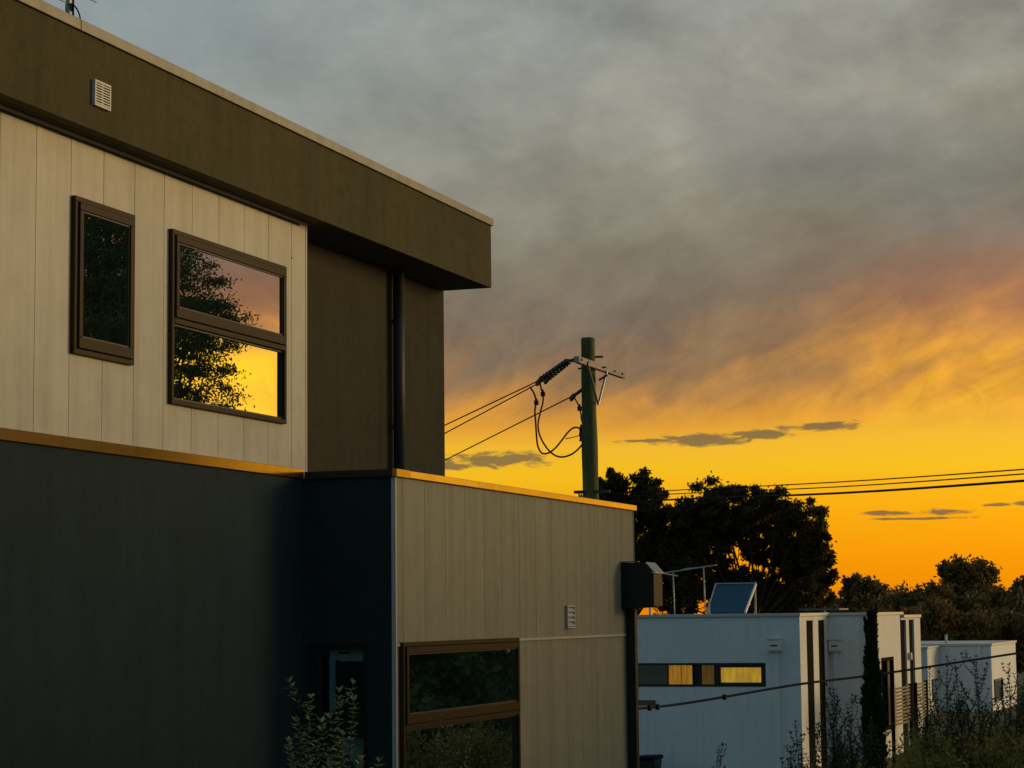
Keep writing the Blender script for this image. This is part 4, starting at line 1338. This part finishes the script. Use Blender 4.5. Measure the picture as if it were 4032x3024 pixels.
# shrub in front of the charcoal wall
gb = 1.70
def tp(px, py, d):
    return at(px, py, d)
bb_ = tp(1275, 2760, 14.6)
shrub('leafy_shrub', (bb_.x, bb_.y, gb), 1.9, 15, 0.052, 0.5, 'leafy pale green shrub against the charcoal wall, below the narrow dark window', 'leaf_bush', None, node=0.042, aspect=0.5, side_twigs=2, whorl=4,
      tops=[tp(1222, 2752, 14.7), tp(1336, 2728, 14.6), tp(1396, 2762, 14.5), tp(1350, 2900, 14.3), tp(1170, 2845, 14.7), tp(1135, 2925, 14.5), tp(1265, 2850, 14.4), tp(1420, 2998, 14.2), tp(1200, 2900, 14.3), tp(1150, 2990, 14.2), tp(1300, 2960, 14.2), tp(1490, 3005, 14.6), tp(1245, 2930, 14.9)])
sb_ = tp(1780, 2866, 15.6)
shrub('young_sapling', (sb_.x, sb_.y, gb), sb_.z - gb, 7, 0.034, 0.17, 'single small olive sapling in front of the brown framed lower window', 'leaf_bush', None, node=0.04, aspect=0.4, side_twigs=5, tops=[sb_], cat='sapling')

# saplings before the white houses
for (px, py, d, nst, sprd, lab) in (
        (3735, 2605, 27.0, 7, 0.55, 'tall wispy sapling before the low white house, left of the pair'),
        (3860, 2590, 27.5, 8, 0.60, 'tall wispy sapling before the low white house, right of the pair'),
        (3985, 2625, 28.0, 6, 0.45, 'loose leafy sapling at the right end of the low white house'),
        (3290, 2725, 26.0, 7, 0.40, 'thin sapling beside the first striped corner, left of the cypress'),
        (3375, 2745, 26.5, 6, 0.40, 'leafy sapling close to the left side of the cypress'),
        (3110, 2950, 24.0, 5, 0.28, 'low shrub at the foot of the white wall left of the striped corner'),
        (2832, 2945, 22.0, 3, 0.05, 'lone thin sprig standing alone against the white wall'),
        (3145, 2850, 25.0, 4, 0.25, 'small sprig with upright tips in front of the striped corner'),
        (3660, 2640, 29.0, 4, 0.22, 'slender upright sapling right of the farther slat screen')):
    t_ = at(px, py, d)
    gz = float(ground_z(t_.x, t_.y))
    shrub('sapling', (t_.x, t_.y, gz), t_.z - gz, nst, 0.055 if d > 23 else 0.045, sprd, lab, 'leaf_sap', 'saplings in the verge', node=0.05, aspect=0.42, side_twigs=11 if nst > 4 else 3, cat='sapling', stem_r=0.007, whorl=3 if d > 23 else 2)

# undergrowth covering the bank at lower right
pts = []
for k in range(130):
    px = random.uniform(3170, 4180)
    d = random.uniform(26, 33)
    lim = 2990 if px < 3330 else (2985 if px < 3440 else (3000 if px < 3590 else 2840 - 25 * math.sin(px * 0.013)))
    t_ = at(px, lim + random.uniform(0, 120), d)
    gz = float(ground_z(t_.x, t_.y))
    hh = max(0.25, t_.z - gz)
    pts.append(blob_points((t_.x, t_.y, gz + hh * 0.45), (0.42, 0.42, hh * 0.5), 900, 26, 0.15))
P = np.concatenate(pts)
ug = leaves_object('undergrowth', leaf_quads(P, 0.07, 0.4, -0.4), 'leaf_under')
tag(ug, 'tangled olive undergrowth filling the lower right corner', 'undergrowth', kind='stuff')
